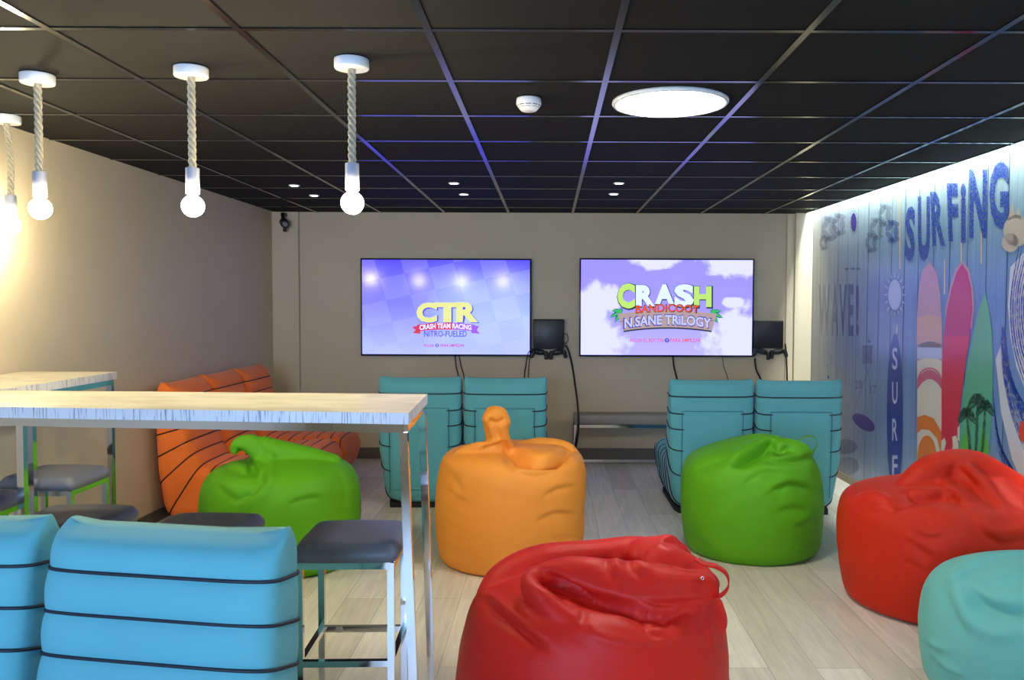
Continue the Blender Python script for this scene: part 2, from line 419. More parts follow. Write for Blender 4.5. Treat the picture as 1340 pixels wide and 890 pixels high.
# vertical board with letters
mell(1171, 545, 10.5, 108, 10, 2)
for i, (ch, yt) in enumerate((('S', 455), ('U', 500), ('R', 548), ('F', 596))):
    mletter(ch, 1167.5, 1174.5, yt + 29, yt, 14, 3, 0, .02)
mline([(1174, 424), (1173.5, 438)], 2, 9, 3)
# crossed paddles, date, lozenge
mline([(1118, 535), (1131, 500), (1143, 470)], 1.1, 12, 2); mline([(1142, 545), (1139, 500), (1126, 468)], 1.1, 12, 2)
mpoly([(1128, 452), (1142, 452), (1141, 476), (1129, 476)], 12, 2); mpoly([(1135, 441), (1138, 450), (1133, 447), (1139, 446)], 12, 2)
mletter('20', 1119, 1128, 509, 498, 18, 3, 0, .01); mletter('17', 1138, 1147, 517, 504, 18, 3, 0, .01)
mell(1130, 553, 17, 8.5, 11, 2, .62)
for k, (x, y) in enumerate(((1083, 465), (1083, 486))): mline([(x - 4, y), (x + 4, y), (x + 4, y + 12), (x - 3, y + 14), (x - 4, y)], .8, 12, 2)
mline([(1084, 492), (1084, 496)], 2, 11, 3)
mell(1105, 585, 17, 10, 12, 1); mell(1110, 610, 14, 12, 12, 1)
# three surfboards
def board(top, bot, w, mi, layer, y_end, wide=.45):
    n = 24; L = []; R_ = []
    for i in range(n + 1):
        t = i / n; x = top[0] + (bot[0] - top[0]) * t; y = top[1] + (bot[1] - top[1]) * t
        if y > y_end: break
        h = w / 2 * (math.sin(PI * min(.97, max(t, 0)) ** wide) ** .62 if t > 0 else 0)
        L.append((x - h, y)); R_.append((x + h, y))
    for i in range(len(L) - 1): mpoly([L[i], L[i + 1], R_[i + 1], R_[i]], mi, layer)
board((1216, 342), (1217, 700), 34, 3, 2, 660, .62)
for y0, y1, mi in ((412, 455, 21), (447, 470, 14), (468, 640, 9)):
    n = 10; up = [(1200.4 + 32 * k / n, y0 + 10 * (2 * k / n - 1) ** 2 * .5) for k in range(n + 1)]
    mpoly(up + [(1232.4, y1), (1200.4, y1)], mi, 3)
def arch(cx, yt, rx, w, yb, mi, layer):
    n = 14
    o = [(cx - rx * math.cos(PI * k / n), yt + rx * 1.1 - rx * 1.1 * math.sin(PI * k / n)) for k in range(n + 1)]
    i_ = [(cx - (rx - w) * math.cos(PI * k / n), yt + w * 1.5 + (rx - w) * 1.2 - (rx - w) * 1.2 * math.sin(PI * k / n)) for k in range(n + 1)]
    for k in range(n): mpoly([o[k], o[k + 1], i_[k + 1], i_[k]], mi, layer)
arch(1216.4, 481, 16, 1.5, 0, 19, 4)
for k in range(8): mpoly([(1200.4 + 4 * k, 484 + 12 * abs(k / 4 - 1) ** 2), (1204.4 + 4 * k, 484 + 12 * abs((k + 1) / 4 - 1) ** 2), (1204.4 + 4 * k, 496 + 14 * abs((k + 1) / 4 - 1) ** 2), (1200.4 + 4 * k, 496 + 14 * abs(k / 4 - 1) ** 2)], 19, 4)
mpoly([(1200.4, 546), (1210, 543), (1222, 548), (1232.4, 566), (1232.4, 600), (1226, 574), (1216, 563), (1206, 562), (1200.4, 567)], 8, 4)
mell(1213, 598, 12.5, 28, 8, 4)
# crimson board, widest near its top third; magenta top paints in the screens' reflection
for (y0, y1, mi) in ((346, 440, 4), (440, 640, 5)):
    pts = [(1259, 346), (1266, 356), (1271, 378), (1272.5, 405), (1269, 440), (1263, 480), (1258, 520), (1255, 560), (1253, 640)]
    lft = [(1259, 346), (1252, 356), (1245, 378), (1239, 405), (1235, 440), (1232.5, 480), (1232, 520), (1232, 560), (1232, 640)]
    for i in range(8):
        if y0 <= pts[i][1] < y1: mpoly([lft[i], lft[i + 1], pts[i + 1], pts[i]], mi, 5)
mpoly([(1259, 342), (1268, 352), (1273.5, 376), (1275, 405), (1272, 430), (1238, 430), (1237, 405), (1243, 376), (1250, 352)], 3, 4)
for pts in ([(1232, 577), (1236, 573), (1238, 580), (1236, 588), (1239, 596), (1231, 598)], [(1246, 572), (1251, 570), (1254, 580), (1255, 596), (1245, 594), (1247, 584)], [(1253, 560), (1256, 557), (1255.5, 578), (1253, 576)]):
    mpoly(pts, 9, 6)
# green board with palms
gl = [(1289, 382), (1281, 405), (1274, 435), (1267, 470), (1261, 510), (1257, 560), (1254, 600), (1252, 660)]
gr_ = [(1289, 382), (1294, 405), (1298, 435), (1299.5, 470), (1299, 510), (1297, 560), (1293, 600), (1288, 660)]
for i in range(7): mpoly([gl[i], gl[i + 1], gr_[i + 1], gr_[i]], 6, 5)
mpoly([(1263, 560), (1269, 585), (1271, 640), (1254, 640), (1258, 585)], 7, 6); mpoly([(1286, 556), (1294, 590), (1291, 650), (1277, 640), (1280, 590)], 7, 6)
for tx, ty, bx, by, s in ((1265, 545, 1270, 610, 1.0), (1279, 528, 1275, 612, 1.15), (1289, 535, 1283, 610, 1.0)):
    mline([(tx, ty), ((tx + bx) / 2 + 1, (ty + by) / 2), (bx, by)], 4, 13, 7)
    for k in range(9):
        q = PI * (k / 8) * 1.25 - .4; dx, dy = -math.cos(q) * 12 * s, -math.sin(q) * 14 * s
        mline([(tx, ty), (tx + dx * .55, ty + dy * .8), (tx + dx, ty + dy * .55 + 7)], 4.2, 13, 8)
# breaking wave, brush strokes
mpoly([(1322, 350), (1319, 400), (1322, 440), (1330, 480), (1345, 520), (1365, 560), (1375, 560), (1375, 330), (1345, 325)], 22, 2)
mpoly([(1303, 470), (1310, 540), (1324, 600), (1345, 650), (1375, 660), (1375, 590), (1345, 550), (1325, 500), (1314, 440)], 22, 2)
rnd = random.Random(3)
for k in range(7):
    o = k * 3.1; j = rnd.uniform(-1, 1)
    mline([(1334 + o + j, 322 + k * 3), (1323 + o * .9, 390), (1326 + o, 450), (1342 + o, 508 - k * 3)], rnd.uniform(1.4, 2.6), 15, 4)
mline([(1312, 428), (1314, 455), (1319, 485), (1330, 520)], 7, 15, 4)
for k in range(15):
    o = k * 2.4; j = rnd.uniform(-1.5, 1.5)
    mline([(1309 + o * .5 + j, 440 + o * 2), (1313 + o * .75, 492 + o), (1325 + o, 548 + o * .5), (1346 + o * 1.2, 604)], rnd.uniform(.9, 2.0), 15, 5)
for k in range(13):
    o = k * 2.6
    mline([(1299 + o * .15, 505 + o * 2.6), (1304 + o * .5, 565 + o * 1.6), (1321 + o, 615 + o)], rnd.uniform(.7, 1.5), 15, 5)
mell(1330, 302, 17, 21, 17, 3); mell(1322, 318, 11, 12, 17, 3); mpoly([(1318, 290), (1325, 262), (1329, 285)], 17, 3); mpoly([(1327, 285), (1333, 270), (1337, 288)], 17, 3)
mell(1339, 565, 6, 14, 20, 6)
# words further along the wall, outside the picture, are left blank
mur = mu.build('wall_right', inks, fix=False); tag(mur, kind='structure')
led = MB(); led.prism([(XR(Y0) - .05, Y0 + .1), (XR(Y0) - .02, Y0 + .1), (XR(YB) - .02, YB - .08), (XR(YB) - .05, YB - .08)], CEIL + .148, CEIL + .16)
tag(led.build('led_strip', 'led'), 'white led strip lighting the surf mural from the ceiling cove', 'light strip')

# ------------------------------------------------------------------ televisions
def emis(name, col, s=1.0, gloss=True):
    m = mat(name, (0.01, 0.01, .012), .3, spec=.15, emit=(col[0], col[1], col[2] * (BLUE if col[2] > .5 else 1)), es=s * TV_E)
    return m
def screen_mat(kind):
    m = mat('lit screen ' + kind, (.01, .01, .012), .12, spec=.32)
    n, l = nodes(m); b = n['Principled BSDF']; b.inputs['Emission Strength'].default_value = TV_E
    tc = n.new('ShaderNodeTexCoord'); sx = n.new('ShaderNodeSeparateXYZ'); l.new(tc.outputs['Object'], sx.inputs[0])
    r = n.new('ShaderNodeMapRange'); r.inputs[1].default_value = -.45; r.inputs[2].default_value = .45; l.new(sx.outputs['Z'], r.inputs[0])
    c = n.new('ShaderNodeValToRGB'); e = c.color_ramp.elements; l.new(r.outputs[0], c.inputs[0])
    if kind == 'checks':
        e[0].color = srgb(190, 204, 252); e[1].color = srgb(84, 72, 240); q = e.new(.5); q.color = srgb(136, 134, 246)
        mp = n.new('ShaderNodeMapping'); mp.inputs['Rotation'].default_value = (0, math.radians(14), 0); mp.inputs['Location'].default_value = (.05, .5, .03)
        mp.inputs['Scale'].default_value = (1, 0, 1.15); l.new(tc.outputs['Object'], mp.inputs[0])
        ck = n.new('ShaderNodeTexChecker'); ck.inputs['Scale'].default_value = 4.2; l.new(mp.outputs[0], ck.inputs[0])
        hv = n.new('ShaderNodeMix'); hv.data_type = 'RGBA'; mr = n.new('ShaderNodeMapRange'); mr.inputs[3].default_value = 0; mr.inputs[4].default_value = .09
        l.new(ck.outputs['Fac'], mr.inputs[0]); l.new(mr.outputs[0], hv.inputs[0]); l.new(c.outputs[0], hv.inputs[6]); hv.inputs[7].default_value = srgb(235, 235, 255)
        l.new(hv.outputs[2], b.inputs['Emission Color'])
    else:
        e[0].color = srgb(196, 190, 252); e[1].color = srgb(160, 152, 240); q = e.new(.5); q.color = srgb(170, 160, 244)
        acc = None
        for cx, cz, rx, rz in ((-.72, -.02, .2, .25), (-.72, -.35, .32, .2), (-.1, .46, .22, .1), (.62, .42, .28, .13), (.75, -.3, .36, .3), (.62, .05, .1, .05), (-.52, .08, .1, .12)):
            mp = n.new('ShaderNodeMapping'); mp.inputs['Scale'].default_value = (1 / rx, 0, 1 / rz); mp.inputs['Location'].default_value = (-cx / rx, 0, -cz / rz)
            l.new(tc.outputs['Object'], mp.inputs[0])
            ln = n.new('ShaderNodeVectorMath'); ln.operation = 'LENGTH'; l.new(mp.outputs[0], ln.inputs[0])
            if acc is None: acc = ln.outputs['Value']
            else:
                mi = n.new('ShaderNodeMath'); mi.operation = 'SMOOTH_MIN'; mi.inputs[2].default_value = .3
                l.new(acc, mi.inputs[0]); l.new(ln.outputs['Value'], mi.inputs[1]); acc = mi.outputs[0]
        t = n.new('ShaderNodeTexNoise'); t.inputs['Scale'].default_value = 7; t.inputs['Detail'].default_value = 4; l.new(tc.outputs['Object'], t.inputs['Vector'])
        ad = n.new('ShaderNodeMath'); ad.operation = 'MULTIPLY_ADD'; ad.inputs[1].default_value = 1.6; l.new(t.outputs[0], ad.inputs[0]); l.new(acc, ad.inputs[2])
        r2 = n.new('ShaderNodeMapRange'); r2.inputs[1].default_value = 1.65; r2.inputs[2].default_value = 1.95; r2.inputs[3].default_value = 1; r2.inputs[4].default_value = 0
        l.new(ad.outputs[0], r2.inputs[0])
        mx = n.new('ShaderNodeMix'); mx.data_type = 'RGBA'; l.new(r2.outputs[0], mx.inputs[0]); l.new(c.outputs[0], mx.inputs[6]); mx.inputs[7].default_value = srgb(232, 234, 255)
        l.new(mx.outputs[2], b.inputs['Emission Color'])
    src = b.inputs['Emission Color'].links[0].from_socket
    vm = n.new('ShaderNodeVectorMath'); vm.operation = 'MULTIPLY'; vm.inputs[1].default_value = (1, 1, BLUE)
    l.new(src, vm.inputs[0]); l.new(vm.outputs[0], b.inputs['Emission Color'])
    return m
TVY = 7.86
def television(x0, x1, y0, y1, label, kind):
    A = on_y(x0, y0, TVY); B = on_y(x1, y1, TVY)
    cx, cz = (A.x + B.x) / 2, (A.z + B.z) / 2; w, h = (B.x - A.x) / 2, (A.z - B.z) / 2
    t = empty('television', (cx, TVY, cz), 0, label, 'television', 'wall televisions')
    MB().box(-w, w, .0, .035, -h, h).build('housing', 'tvframe', t, bevel=.004)
    MB().box(-.25, .25, .035, YB - TVY - .0005, -.2, .2).build('wall_bracket', 'black', t)
    sc = MB().add([(-w + .014, -.0015, -h + .016), (w - .014, -.0015, -h + .016), (w - .014, -.0015, h - .014), (-w + .014, -.0015, h - .014)], [(0, 1, 2, 3)], 0).build('screen', screen_mat(kind), t)
    loc = lambda px, py: ((on_y(px, py, TVY).x - cx), (on_y(px, py, TVY).z - cz))
    return t, sc, loc
def decal_text(mb, loc, s, x0, x1, yb, yt, mi, off, bold=.02, arc=0, grow=None):
    v, f, _ = text_polys(s, bold); pts = []
    for u, w in v:
        a = arc * (1 - (2 * u - 1) ** 2); hh = (yt - yb) * ((1 + grow * (2 * u - 1) ** 2) if grow else 1)
        x, z = loc(x0 + (x1 - x0) * u, yb + hh * w - a); pts.append((x, off, z))
    mb.add(pts, f, mi)
def decal_poly(mb, loc, pts, mi, off): mb.add([(loc(x, y)[0], off, loc(x, y)[1]) for x, y in pts], [list(range(len(pts)))], mi)
t1, s1, L1 = television(471.5, 695, 338, 466.5, 'left wall television with chequered violet screen and three big letters', 'checks')
tm = [emis('screen yellow', srgb(238, 240, 150)), emis('screen pale', srgb(226, 246, 226)), emis('screen indigo', srgb(70, 60, 190)),
      emis('screen red', srgb(220, 52, 84)), emis('screen purple', srgb(168, 90, 200)), emis('screen white', srgb(250, 246, 255)), emis('screen slate', srgb(106, 100, 196))]
q = MB()
for ch, x0, x1, yt, yb in (('C', 545, 572, 396, 422.5), ('T', 568, 603, 396, 422), ('R', 597, 626, 395.5, 422)):
    decal_text(q, L1, ch, x0 + 1, x1 + 1.6, yb + 1, yt + .6, 2, -.003, .09)
    decal_text(q, L1, ch, x0, x1, yb, yt, 0, -.004, .075)
q.build('logo_lettering', tm, s1, fix=False)
q = MB()
decal_poly(q, L1, [(539, 428), (550, 426), (550, 437), (540, 436), (544, 432)], 3, -.0028)
decal_poly(q, L1, [(617, 426), (627, 427), (624, 432), (628, 437), (617, 436)], 4, -.0028)
for k in range(8):
    a, b = 546 + k * 9.4, 546 + (k + 1) * 9.4; ar = lambda x: -2.5 * (1 - ((x - 583.5) / 37.5) ** 2)
    decal_poly(q, L1, [(a, 425 + ar(a)), (b, 425 + ar(b)), (b, 434 + ar(b)), (a, 434 + ar(a))], 3 if k < 5 else 4, -.0032)
decal_text(q, L1, 'CRASH TEAM RACING', 549, 617, 432.4, 425.6, 5, -.005, .05, 2.4)
q.build('ribbon', tm, s1, fix=False)
q = MB(); decal_text(q, L1, 'NiTRO-FUELED', 555, 611, 441, 433, 6, -.004, .03); q.build('subtitle_lettering', tm, s1, fix=False)
q = MB(); decal_text(q, L1, 'PULSA', 555, 568, 454, 450.5, 3, -.004, .02); decal_text(q, L1, 'PARA EMPEZAR', 576, 608, 454, 450.5, 3, -.004, .02)
decal_poly(q, L1, [(572 + 2.4 * math.cos(k * PI / 6), 452.3 + 2.4 * math.sin(k * PI / 6)) for k in range(12)], 2, -.0035)
decal_text(q, L1, 'X', 570.6, 573.4, 453.8, 450.8, 5, -.005); q.build('prompt_lettering', tm, s1, fix=False)

t2, s2, L2 = television(758.5, 985.5, 338, 467.5, 'right wall television with cloudy lilac screen and a leafy wooden title logo', 'clouds')
tm2 = [emis('logo lime', srgb(196, 240, 120)), emis('logo white', srgb(232, 250, 240)), emis('logo dark', srgb(50, 62, 70)), emis('logo orange', srgb(240, 92, 40)),
       emis('logo plank', srgb(186, 160, 164)), emis('logo violet', srgb(66, 56, 160)), emis('logo lilac', srgb(206, 214, 255)), emis('leaf green', srgb(70, 186, 120)), emis('leaf dark', srgb(20, 110, 90)), emis('prompt coral', srgb(236, 110, 90))]
q = MB()
for sx_, x0, y0 in ((-1, 814, 409), (1, 930, 409)):
    for ang, ln in ((.35, 15), (-.25, 17), (-.85, 15), (.9, 9)):
        ax, ay = math.cos(ang) * sx_, -math.sin(ang); nx_, ny_ = -ay, ax
        blade = lambda k: [(x0 + ax * ln * u + nx_ * w_ * k, y0 + ay * ln * u + ny_ * w_ * k + 3 * u * u) for u, w_ in ((0, .8), (.35, 2.6), (.7, 2.2), (1, 0), (.7, -1.4), (.35, -1.6), (0, -.8))]
        decal_poly(q, L2, blade(1.35), 8, -.0028); decal_poly(q, L2, blade(.8), 7, -.0031)
q.build('leaves', tm2, s2, fix=False)
q = MB(); n = 12
for k in range(n):
    u0, u1 = k / n, (k + 1) / n
    xt0, xt1 = 808 + 130 * u0, 808 + 130 * u1; xb0, xb1 = 816 + 115 * u0, 816 + 115 * u1
    ar = lambda u: -4.5 * (1 - (2 * u - 1) ** 2)
    decal_poly(q, L2, [(xt0, 411 + ar(u0)), (xt1, 411 + ar(u1)), (xb1, 434 + ar(u1)), (xb0, 434 + ar(u0))], 4, -.0034)
    decal_poly(q, L2, [(xb0, 433 + ar(u0)), (xb1, 433 + ar(u1)), (xb1, 435 + ar(u1)), (xb0, 435 + ar(u0))], 2, -.0036)
    if k % 2 == 0: decal_poly(q, L2, [(xt0 + 1, 421 + ar(u0)), (xt1 + 6, 421 + ar(u1)), (xt1 + 6, 421.6 + ar(u1)), (xt0 + 1, 421.6 + ar(u0))], 2, -.0036)
q.build('plank_banner', tm2, s2, fix=False)
q = MB()
for ch, x0, x1, yt, yb in (('C', 808, 831, 371, 404), ('R', 832, 857, 373, 401), ('A', 857, 882, 372, 398), ('S', 882, 908, 372, 402), ('H', 908, 931, 375, 402)):
    decal_text(q, L2, ch, x0 - .8, x1 + 2, yb + 2.2, yt - .6, 2, -.0038, .1)
    decal_text(q, L2, ch, x0, x1, yb, yt, 0 if ch in 'CH' else 1, -.0045, .085)
q.build('logo_lettering', tm2, s2, fix=False)
q = MB()
decal_text(q, L2, 'BANDICOOT', 831.5, 915.5, 410.8, 399.8, 2, -.0052, .06, 2)
decal_text(q, L2, 'BANDICOOT', 832, 914, 410, 400.5, 3, -.006, .035, 2)
q.build('middle_lettering', tm2, s2, fix=False)
q = MB()
decal_text(q, L2, 'N.SANE TRiLOGY', 815.5, 932, 431.4, 416.2, 5, -.0052, .07, 5)
decal_text(q, L2, 'N.SANE TRiLOGY', 817, 930.5, 430, 417.3, 6, -.006, .03, 5)
q.build('lower_lettering', tm2, s2, fix=False)
q = MB()
decal_text(q, L2, 'PULSA EL BOTÓN', 825, 868, 448, 442, 9, -.004, .03); decal_text(q, L2, 'PARA EMPEZAR', 877, 917, 448, 443, 9, -.004, .03)
decal_poly(q, L2, [(872.7 + 3 * math.cos(k * PI / 6), 445.5 + 3 * math.sin(k * PI / 6)) for k in range(12)], 5, -.0035)
decal_text(q, L2, 'X', 871, 874.4, 447.3, 443.7, 6, -.005); q.build('prompt_lettering', tm2, s2, fix=False)

# ------------------------------------------------------------------ consoles, controllers, cables
def console(x0, x1, y0, y1, label):
    A = on_y(x0, y0, 7.86); B = on_y(x1, y1, 7.86); w, h = (B.x - A.x) / 2, (A.z - B.z) / 2
    t = empty('game_console', ((A.x + B.x) / 2, 7.885, (A.z + B.z) / 2), 0, label, 'game console', 'wall mounted consoles')
    q = MB(); q.box(-w, w, -.03, .018, -h, h); q.build('case', 'black', t, bevel=.008)
    MB().box(-w + .01, w - .01, .018, .024, -h + .01, h - .01).build('seam', 'tvframe', t)
    MB().box(-w * .7, w * .7, .024, YB - 7.885 - .0005, -h * .6, h * .6).build('wall_bracket', 'black', t)
    return t, w, h
def gamepad(x, y, z, rz, label, tilt=0):
    t = empty('game_controller', (x, y, z), rz, label, 'game controller', 'controllers under the consoles')
    t.rotation_euler = (tilt, rz, 0)
    q = MB(); q.ellipsoid((0, 0, 0), (.06, .016, .028)); q.tube(catmull([(-.05, 0, .01), (-.066, -.004, -.025), (-.07, -.008, -.062)], 4), [.022] * 4 + [.018] * 4 + [.011], 10)
    q.tube(catmull([(.05, 0, .01), (.066, -.004, -.025), (.07, -.008, -.062)], 4), [.022] * 4 + [.018] * 4 + [.011], 10)
    q.build('shell', 'black', t)
    for s in (-1, 1):
        q = MB(); q.lathe([(.006, 0), (.006, .008), (.009, .009), (.009, .012), (.002, .013)], (0, 0, 0), 12)
        o = q.build('thumbstick', 'tvframe', t); o.location = (s * .025, -.012, -.008); o.rotation_euler = (PI / 2, 0, 0)
    return t
ca, w, h = console(698, 738, 418, 457, 'black game console mounted on wall between the televisions')
for dx, rz in ((-.085, .12), (.085, -.1)):
    gamepad(ca.location.x + dx, ca.location.y - .008, ca.location.z - h - .031, rz, 'black controller under the console between the televisions, %s one' % ('left' if dx < 0 else 'right'))
cb, w, h = console(986, 1025, 420, 456, 'black game console mounted on wall right of the cloudy television')
gamepad(cb.location.x - .06, cb.location.y - .04, cb.location.z - h - .031, .25, 'black controller under the right console, left one')
gamepad(cb.location.x + .10, cb.location.y - .008, cb.location.z - h - .031, -.1, 'black controller under the right console, right one')
def cable(pts, r, label):
    q = MB(); q.tube([tuple(p) for p in catmull([tuple(on_y(x, y, Y)) for x, y, Y in pts], 7)], r, 8)
    return tag(q.build('cable', 'cable'), label, 'cable', 'cables on the back wall')
yw = 7.93
cable([(595, 460, 7.925), (597, 480, yw), (602, 505, yw), (606, 560, yw), (604, 588, yw)], .005, 'black cable hanging under the chequered television, left of a pair')
cable([(600, 460, 7.925), (603, 478, yw), (608, 500, yw), (612, 560, yw), (610, 588, yw)], .005, 'black cable hanging under the chequered television, right of a pair')
cable([(706, 461, 7.83), (698, 457, 7.82), (691, 463, 7.84), (688, 480, 7.9), (686, 500, yw), (686, 588, yw)], .005, 'black cable looping off the middle console over television corner')
cable([(694, 463, 7.925), (692, 480, yw), (691, 510, yw), (692, 588, yw)], .004, 'thin black cable beside right corner of the chequered television')
cable([(739.5, 452, 7.9), (743, 457, 7.9), (748, 475, 7.91), (752, 500, yw - .01), (756, 530, 7.66), (757, 560, 7.6), (754, 583, 7.6), (752, 597, 7.62)], .009, 'thick black cable drooping from the middle console to the floor')
cable([(736, 436, 7.89), (742, 438, 7.89), (743, 446, 7.89), (738, 451, 7.88)], .0035, 'small cable loop at right side of the middle console')
cable([(880, 462, 7.925), (882, 480, yw), (887, 505, yw), (890, 560, yw), (889, 588, yw)], .008, 'black cable hanging under the middle of the cloudy television')
cable([(945, 462, 7.925), (947, 480, yw), (953, 500, yw), (956, 560, yw), (955, 588, yw)], .003, 'thin grey-black cable hanging under the cloudy television, right side')
cable([(988, 469, 7.88), (988, 474, 7.89), (990, 485, 7.91), (997, 502, yw - .01), (1004, 545, yw - .01), (1002, 590, yw - .01)], .008, 'thick black cable curving from left of the right console')
cable([(1027.5, 450, 7.9), (1029, 465, 7.91), (1030, 500, yw - .01), (1031, 560, yw - .01), (1030, 590, yw - .01)], .008, 'black cable dropping from right of the right console')

# low bench against the back wall
bx0 = on_y(751, 550, 7.72).x; bx1 = bx0 + 1.75; by0, by1 = 7.68, 7.92
t = empty('bench', ((bx0 + bx1) / 2, (by0 + by1) / 2, 0), 0, 'low taupe bench with chrome frame against the back wall', 'bench')
hx, hy = (bx1 - bx0) / 2, (by1 - by0) / 2
M['taupe'] = mat('taupe vinyl', srgb(158, 150, 138), .5)
MB().box(-hx, hx, -hy, hy, .365, .455).build('seat', 'taupe', t, bevel=.01)
q = MB()
for y in (-hy + .015, hy - .015): q.bar((-hx, y, .35), (hx, y, .35), .028)
q.build('seat_rail', 'chrome', t)
for x in (-hx + .014, hx - .014):
    for y in (-hy + .015, hy - .015): MB().bar((x, y, .0), (x, y, .337), .026).build('leg', 'chrome', t)
q = MB(); q.bar((-hx + .03, -hy + .015, .03), (hx - .03, -hy + .015, .03), .026); q.build('foot_rail', 'chrome', t)

# ------------------------------------------------------------------ ceiling fittings
def pendant(px, py, bx, by, label, sway=0.0):
    c = on_z(px, py, CEIL)
    t = empty('pendant_lamp', c, 0, label, 'pendant lamp', 'rope pendant lamps')
    MB().lathe([(.03, 0), (.06, 0), (.0605, -.004), (.0605, -.030), (.058, -.034), (.01, -.034)]).build('canopy', 'white_plastic', t)
    L = .335; top, bot = Vector((0, 0, -.03)), Vector((sway, 0, -.03 - L))
    q = MB(); n = 90
    for s in range(3):
        pts = []
        for i in range(n + 1):
            u = i / n; ph = 2 * PI * (s / 3 + u * 4.2)
            p = top.lerp(bot, u) + Vector((sway * .8 * math.sin(PI * u), 0, 0))
            pts.append(p + Vector((math.cos(ph) * .0085, math.sin(ph) * .0085, 0)))
        q.tube(pts, .0066, 8)
    q.build('rope', 'rope', t)
    z = bot.z
    MB().lathe([(.005, 0), (.023, 0), (.0245, -.002), (.0245, -.094), (.022, -.096), (.01, -.096)], (sway, 0, z)).build('socket', 'socket', t)
    prof = [(.014, -.094), (.016, -.104)] + [(.040 * math.sin(a), -.140 + .040 * math.cos(a)) for a in np.linspace(.5, PI, 14)]
    MB().lathe(prof, (sway, 0, z)).build('bulb', 'bulb', t)
    return t
pendant(460, 78, 461, 266, 'rope pendant lamp with lit globe bulb, rightmost and nearest the televisions')
pendant(250, 89, 252, 273, 'rope pendant lamp with lit globe bulb, second from the right')
pendant(49, 98, 55, 279, 'rope pendant lamp with lit globe bulb, third from the right')
pendant(8, 152, 14, 297, 'rope pendant lamp at far left, its round rose cut by the frame', .012)
def round_lamp(c, r, label):
    t = empty('ceiling_lamp', (c[0], c[1], CEIL), 0, label, 'ceiling lamp', 'round ceiling lamps')
    MB().lathe([(r - .012, .003), (r, .003), (r + .002, -.006), (r - .004, -.014), (r - .014, -.014), (r - .014, 0)], seg=64).build('frame', 'white_plastic', t)
    MB().lathe([(.01, .0), (r - .016, .0), (r - .016, -.011), (.01, -.011)], seg=64).build('diffuser', 'lamp', t)
round_lamp((.51, 3.61), .245, 'large lit round ceiling lamp above the bean bags')
round_lamp((1.71, .6), .245, 'lit round ceiling lamp at the right side, behind the viewer')
where = ['far left column, nearer of its pair', 'far left column, farther of its pair', 'middle column, nearer of its pair', 'middle column, farther of its pair', 'right column, nearer of its pair', 'right column, farther of its pair']
for i, (px, py) in enumerate(((385, 243), (411, 256), (594, 240), (607, 254.5), (810, 240), (803, 254))):
    c = on_z(px, py, CEIL)
    t = empty('recessed_spot', c, 0, 'small lit recessed ceiling spot, ' + where[i], 'ceiling spot', 'small ceiling spots')
    MB().lathe([(.026, .003), (.040, .003), (.041, -.002), (.036, -.005), (.028, -.003)], seg=24).build('trim_ring', 'white_plastic', t)
    MB().lathe([(.005, .0), (.028, .0), (.028, -.003), (.005, -.003)], seg=24).build('lens', 'spot', t)
c = on_z(692, 129, CEIL)
t = empty('smoke_detector', c, 0, 'white round smoke detector on black ceiling left of the round lamp', 'smoke detector')
MB().lathe([(.04, 0), (.05, 0), (.052, -.006), (.053, -.022), (.052, -.026), (.046, -.036), (.034, -.050), (.030, -.053), (.01, -.054)], seg=40).build('body', 'white_plastic', t)
q = MB()
for zc, rr in ((-.0315, .0492), (-.0385, .0443)):
    for k in range(10):
        a0 = k * 2 * PI / 10 + .05; a1 = a0 + .5; nn = 6
        vs = []; fs = []
        for i in range(nn + 1):
            a = a0 + (a1 - a0) * i / nn; vs += [(rr * math.cos(a), rr * math.sin(a), zc + .0015), ((rr - .002) * math.cos(a), (rr - .002) * math.sin(a), zc - .0015)]
        for i in range(nn): fs.append((2 * i, 2 * i + 2, 2 * i + 3, 2 * i + 1))
        q.add([(x * 1.012, y * 1.012, z) for x, y, z in vs], fs)
q.build('vent_slots', 'black', t, fix=False)
# little black camera in the far corner
c = on_y(373, 291, 7.80)
t = empty('security_camera', (c.x, 7.80, c.z), 0, 'small black security camera under the ceiling in the far left corner', 'security camera')
q = MB(); q.bar((-.02, .0, .075), (-.02, .09 - .001, .075), .03); q.tube([(-.025, .0, .08), (-.012, -.01, .02), (0, -.02, 0)], .016, 10); q.build('bracket', 'black', t)
b = MB().lathe([(.01, -.05), (.034, -.05), (.038, -.045), (.038, .035), (.034, .04), (.01, .04)], seg=24).build('body', 'black', t); b.rotation_euler = (PI / 2 + .35, 0, .5)
b.location = (0, -.02, -.01)
l_ = MB().lathe([(.008, .04), (.022, .04), (.024, .046), (.018, .047), (.008, .043)], seg=20).build('lens', mat('grey lens ring', srgb(120, 130, 130), .3), b)
MB().tube([(.0, .0, -.03), (.0, -.015, -.085)], .017, 10).build('lamp_stub', 'black', t)

# ------------------------------------------------------------------ bar tables
def bar_table(name, quad, z1, label, legs, mi_top='tabletop'):
    cx = sum(p[0] for p in quad) / 4; cy = sum(p[1] for p in quad) / 4
    t = empty(name, (cx, cy, 0), 0, label, 'bar table', 'whitewashed bar tables')
    L = [(p[0] - cx, p[1] - cy) for p in quad]
    MB().prism(L, z1 - .036, z1, 0, 1).build('tabletop', ['tabletop', 'tableedge'], t, bevel=.0015)
    ins = [(x * (1 - .02 / abs(x)), y * (1 - .02 / abs(y))) for x, y in L]
    q = MB()
    for i in range(4):
        a, b = ins[i], ins[(i + 1) % 4]; q.bar((a[0], a[1], z1 - .05), (b[0], b[1], z1 - .05), .027)
    q.build('apron_frame', 'chrome', t)
    for tx, ty, bx, by in legs:
        MB().bar((tx - cx, ty - cy, z1 - .064), (bx - cx, by - cy, 0), .027).build('leg', 'chrome', t)
    return t
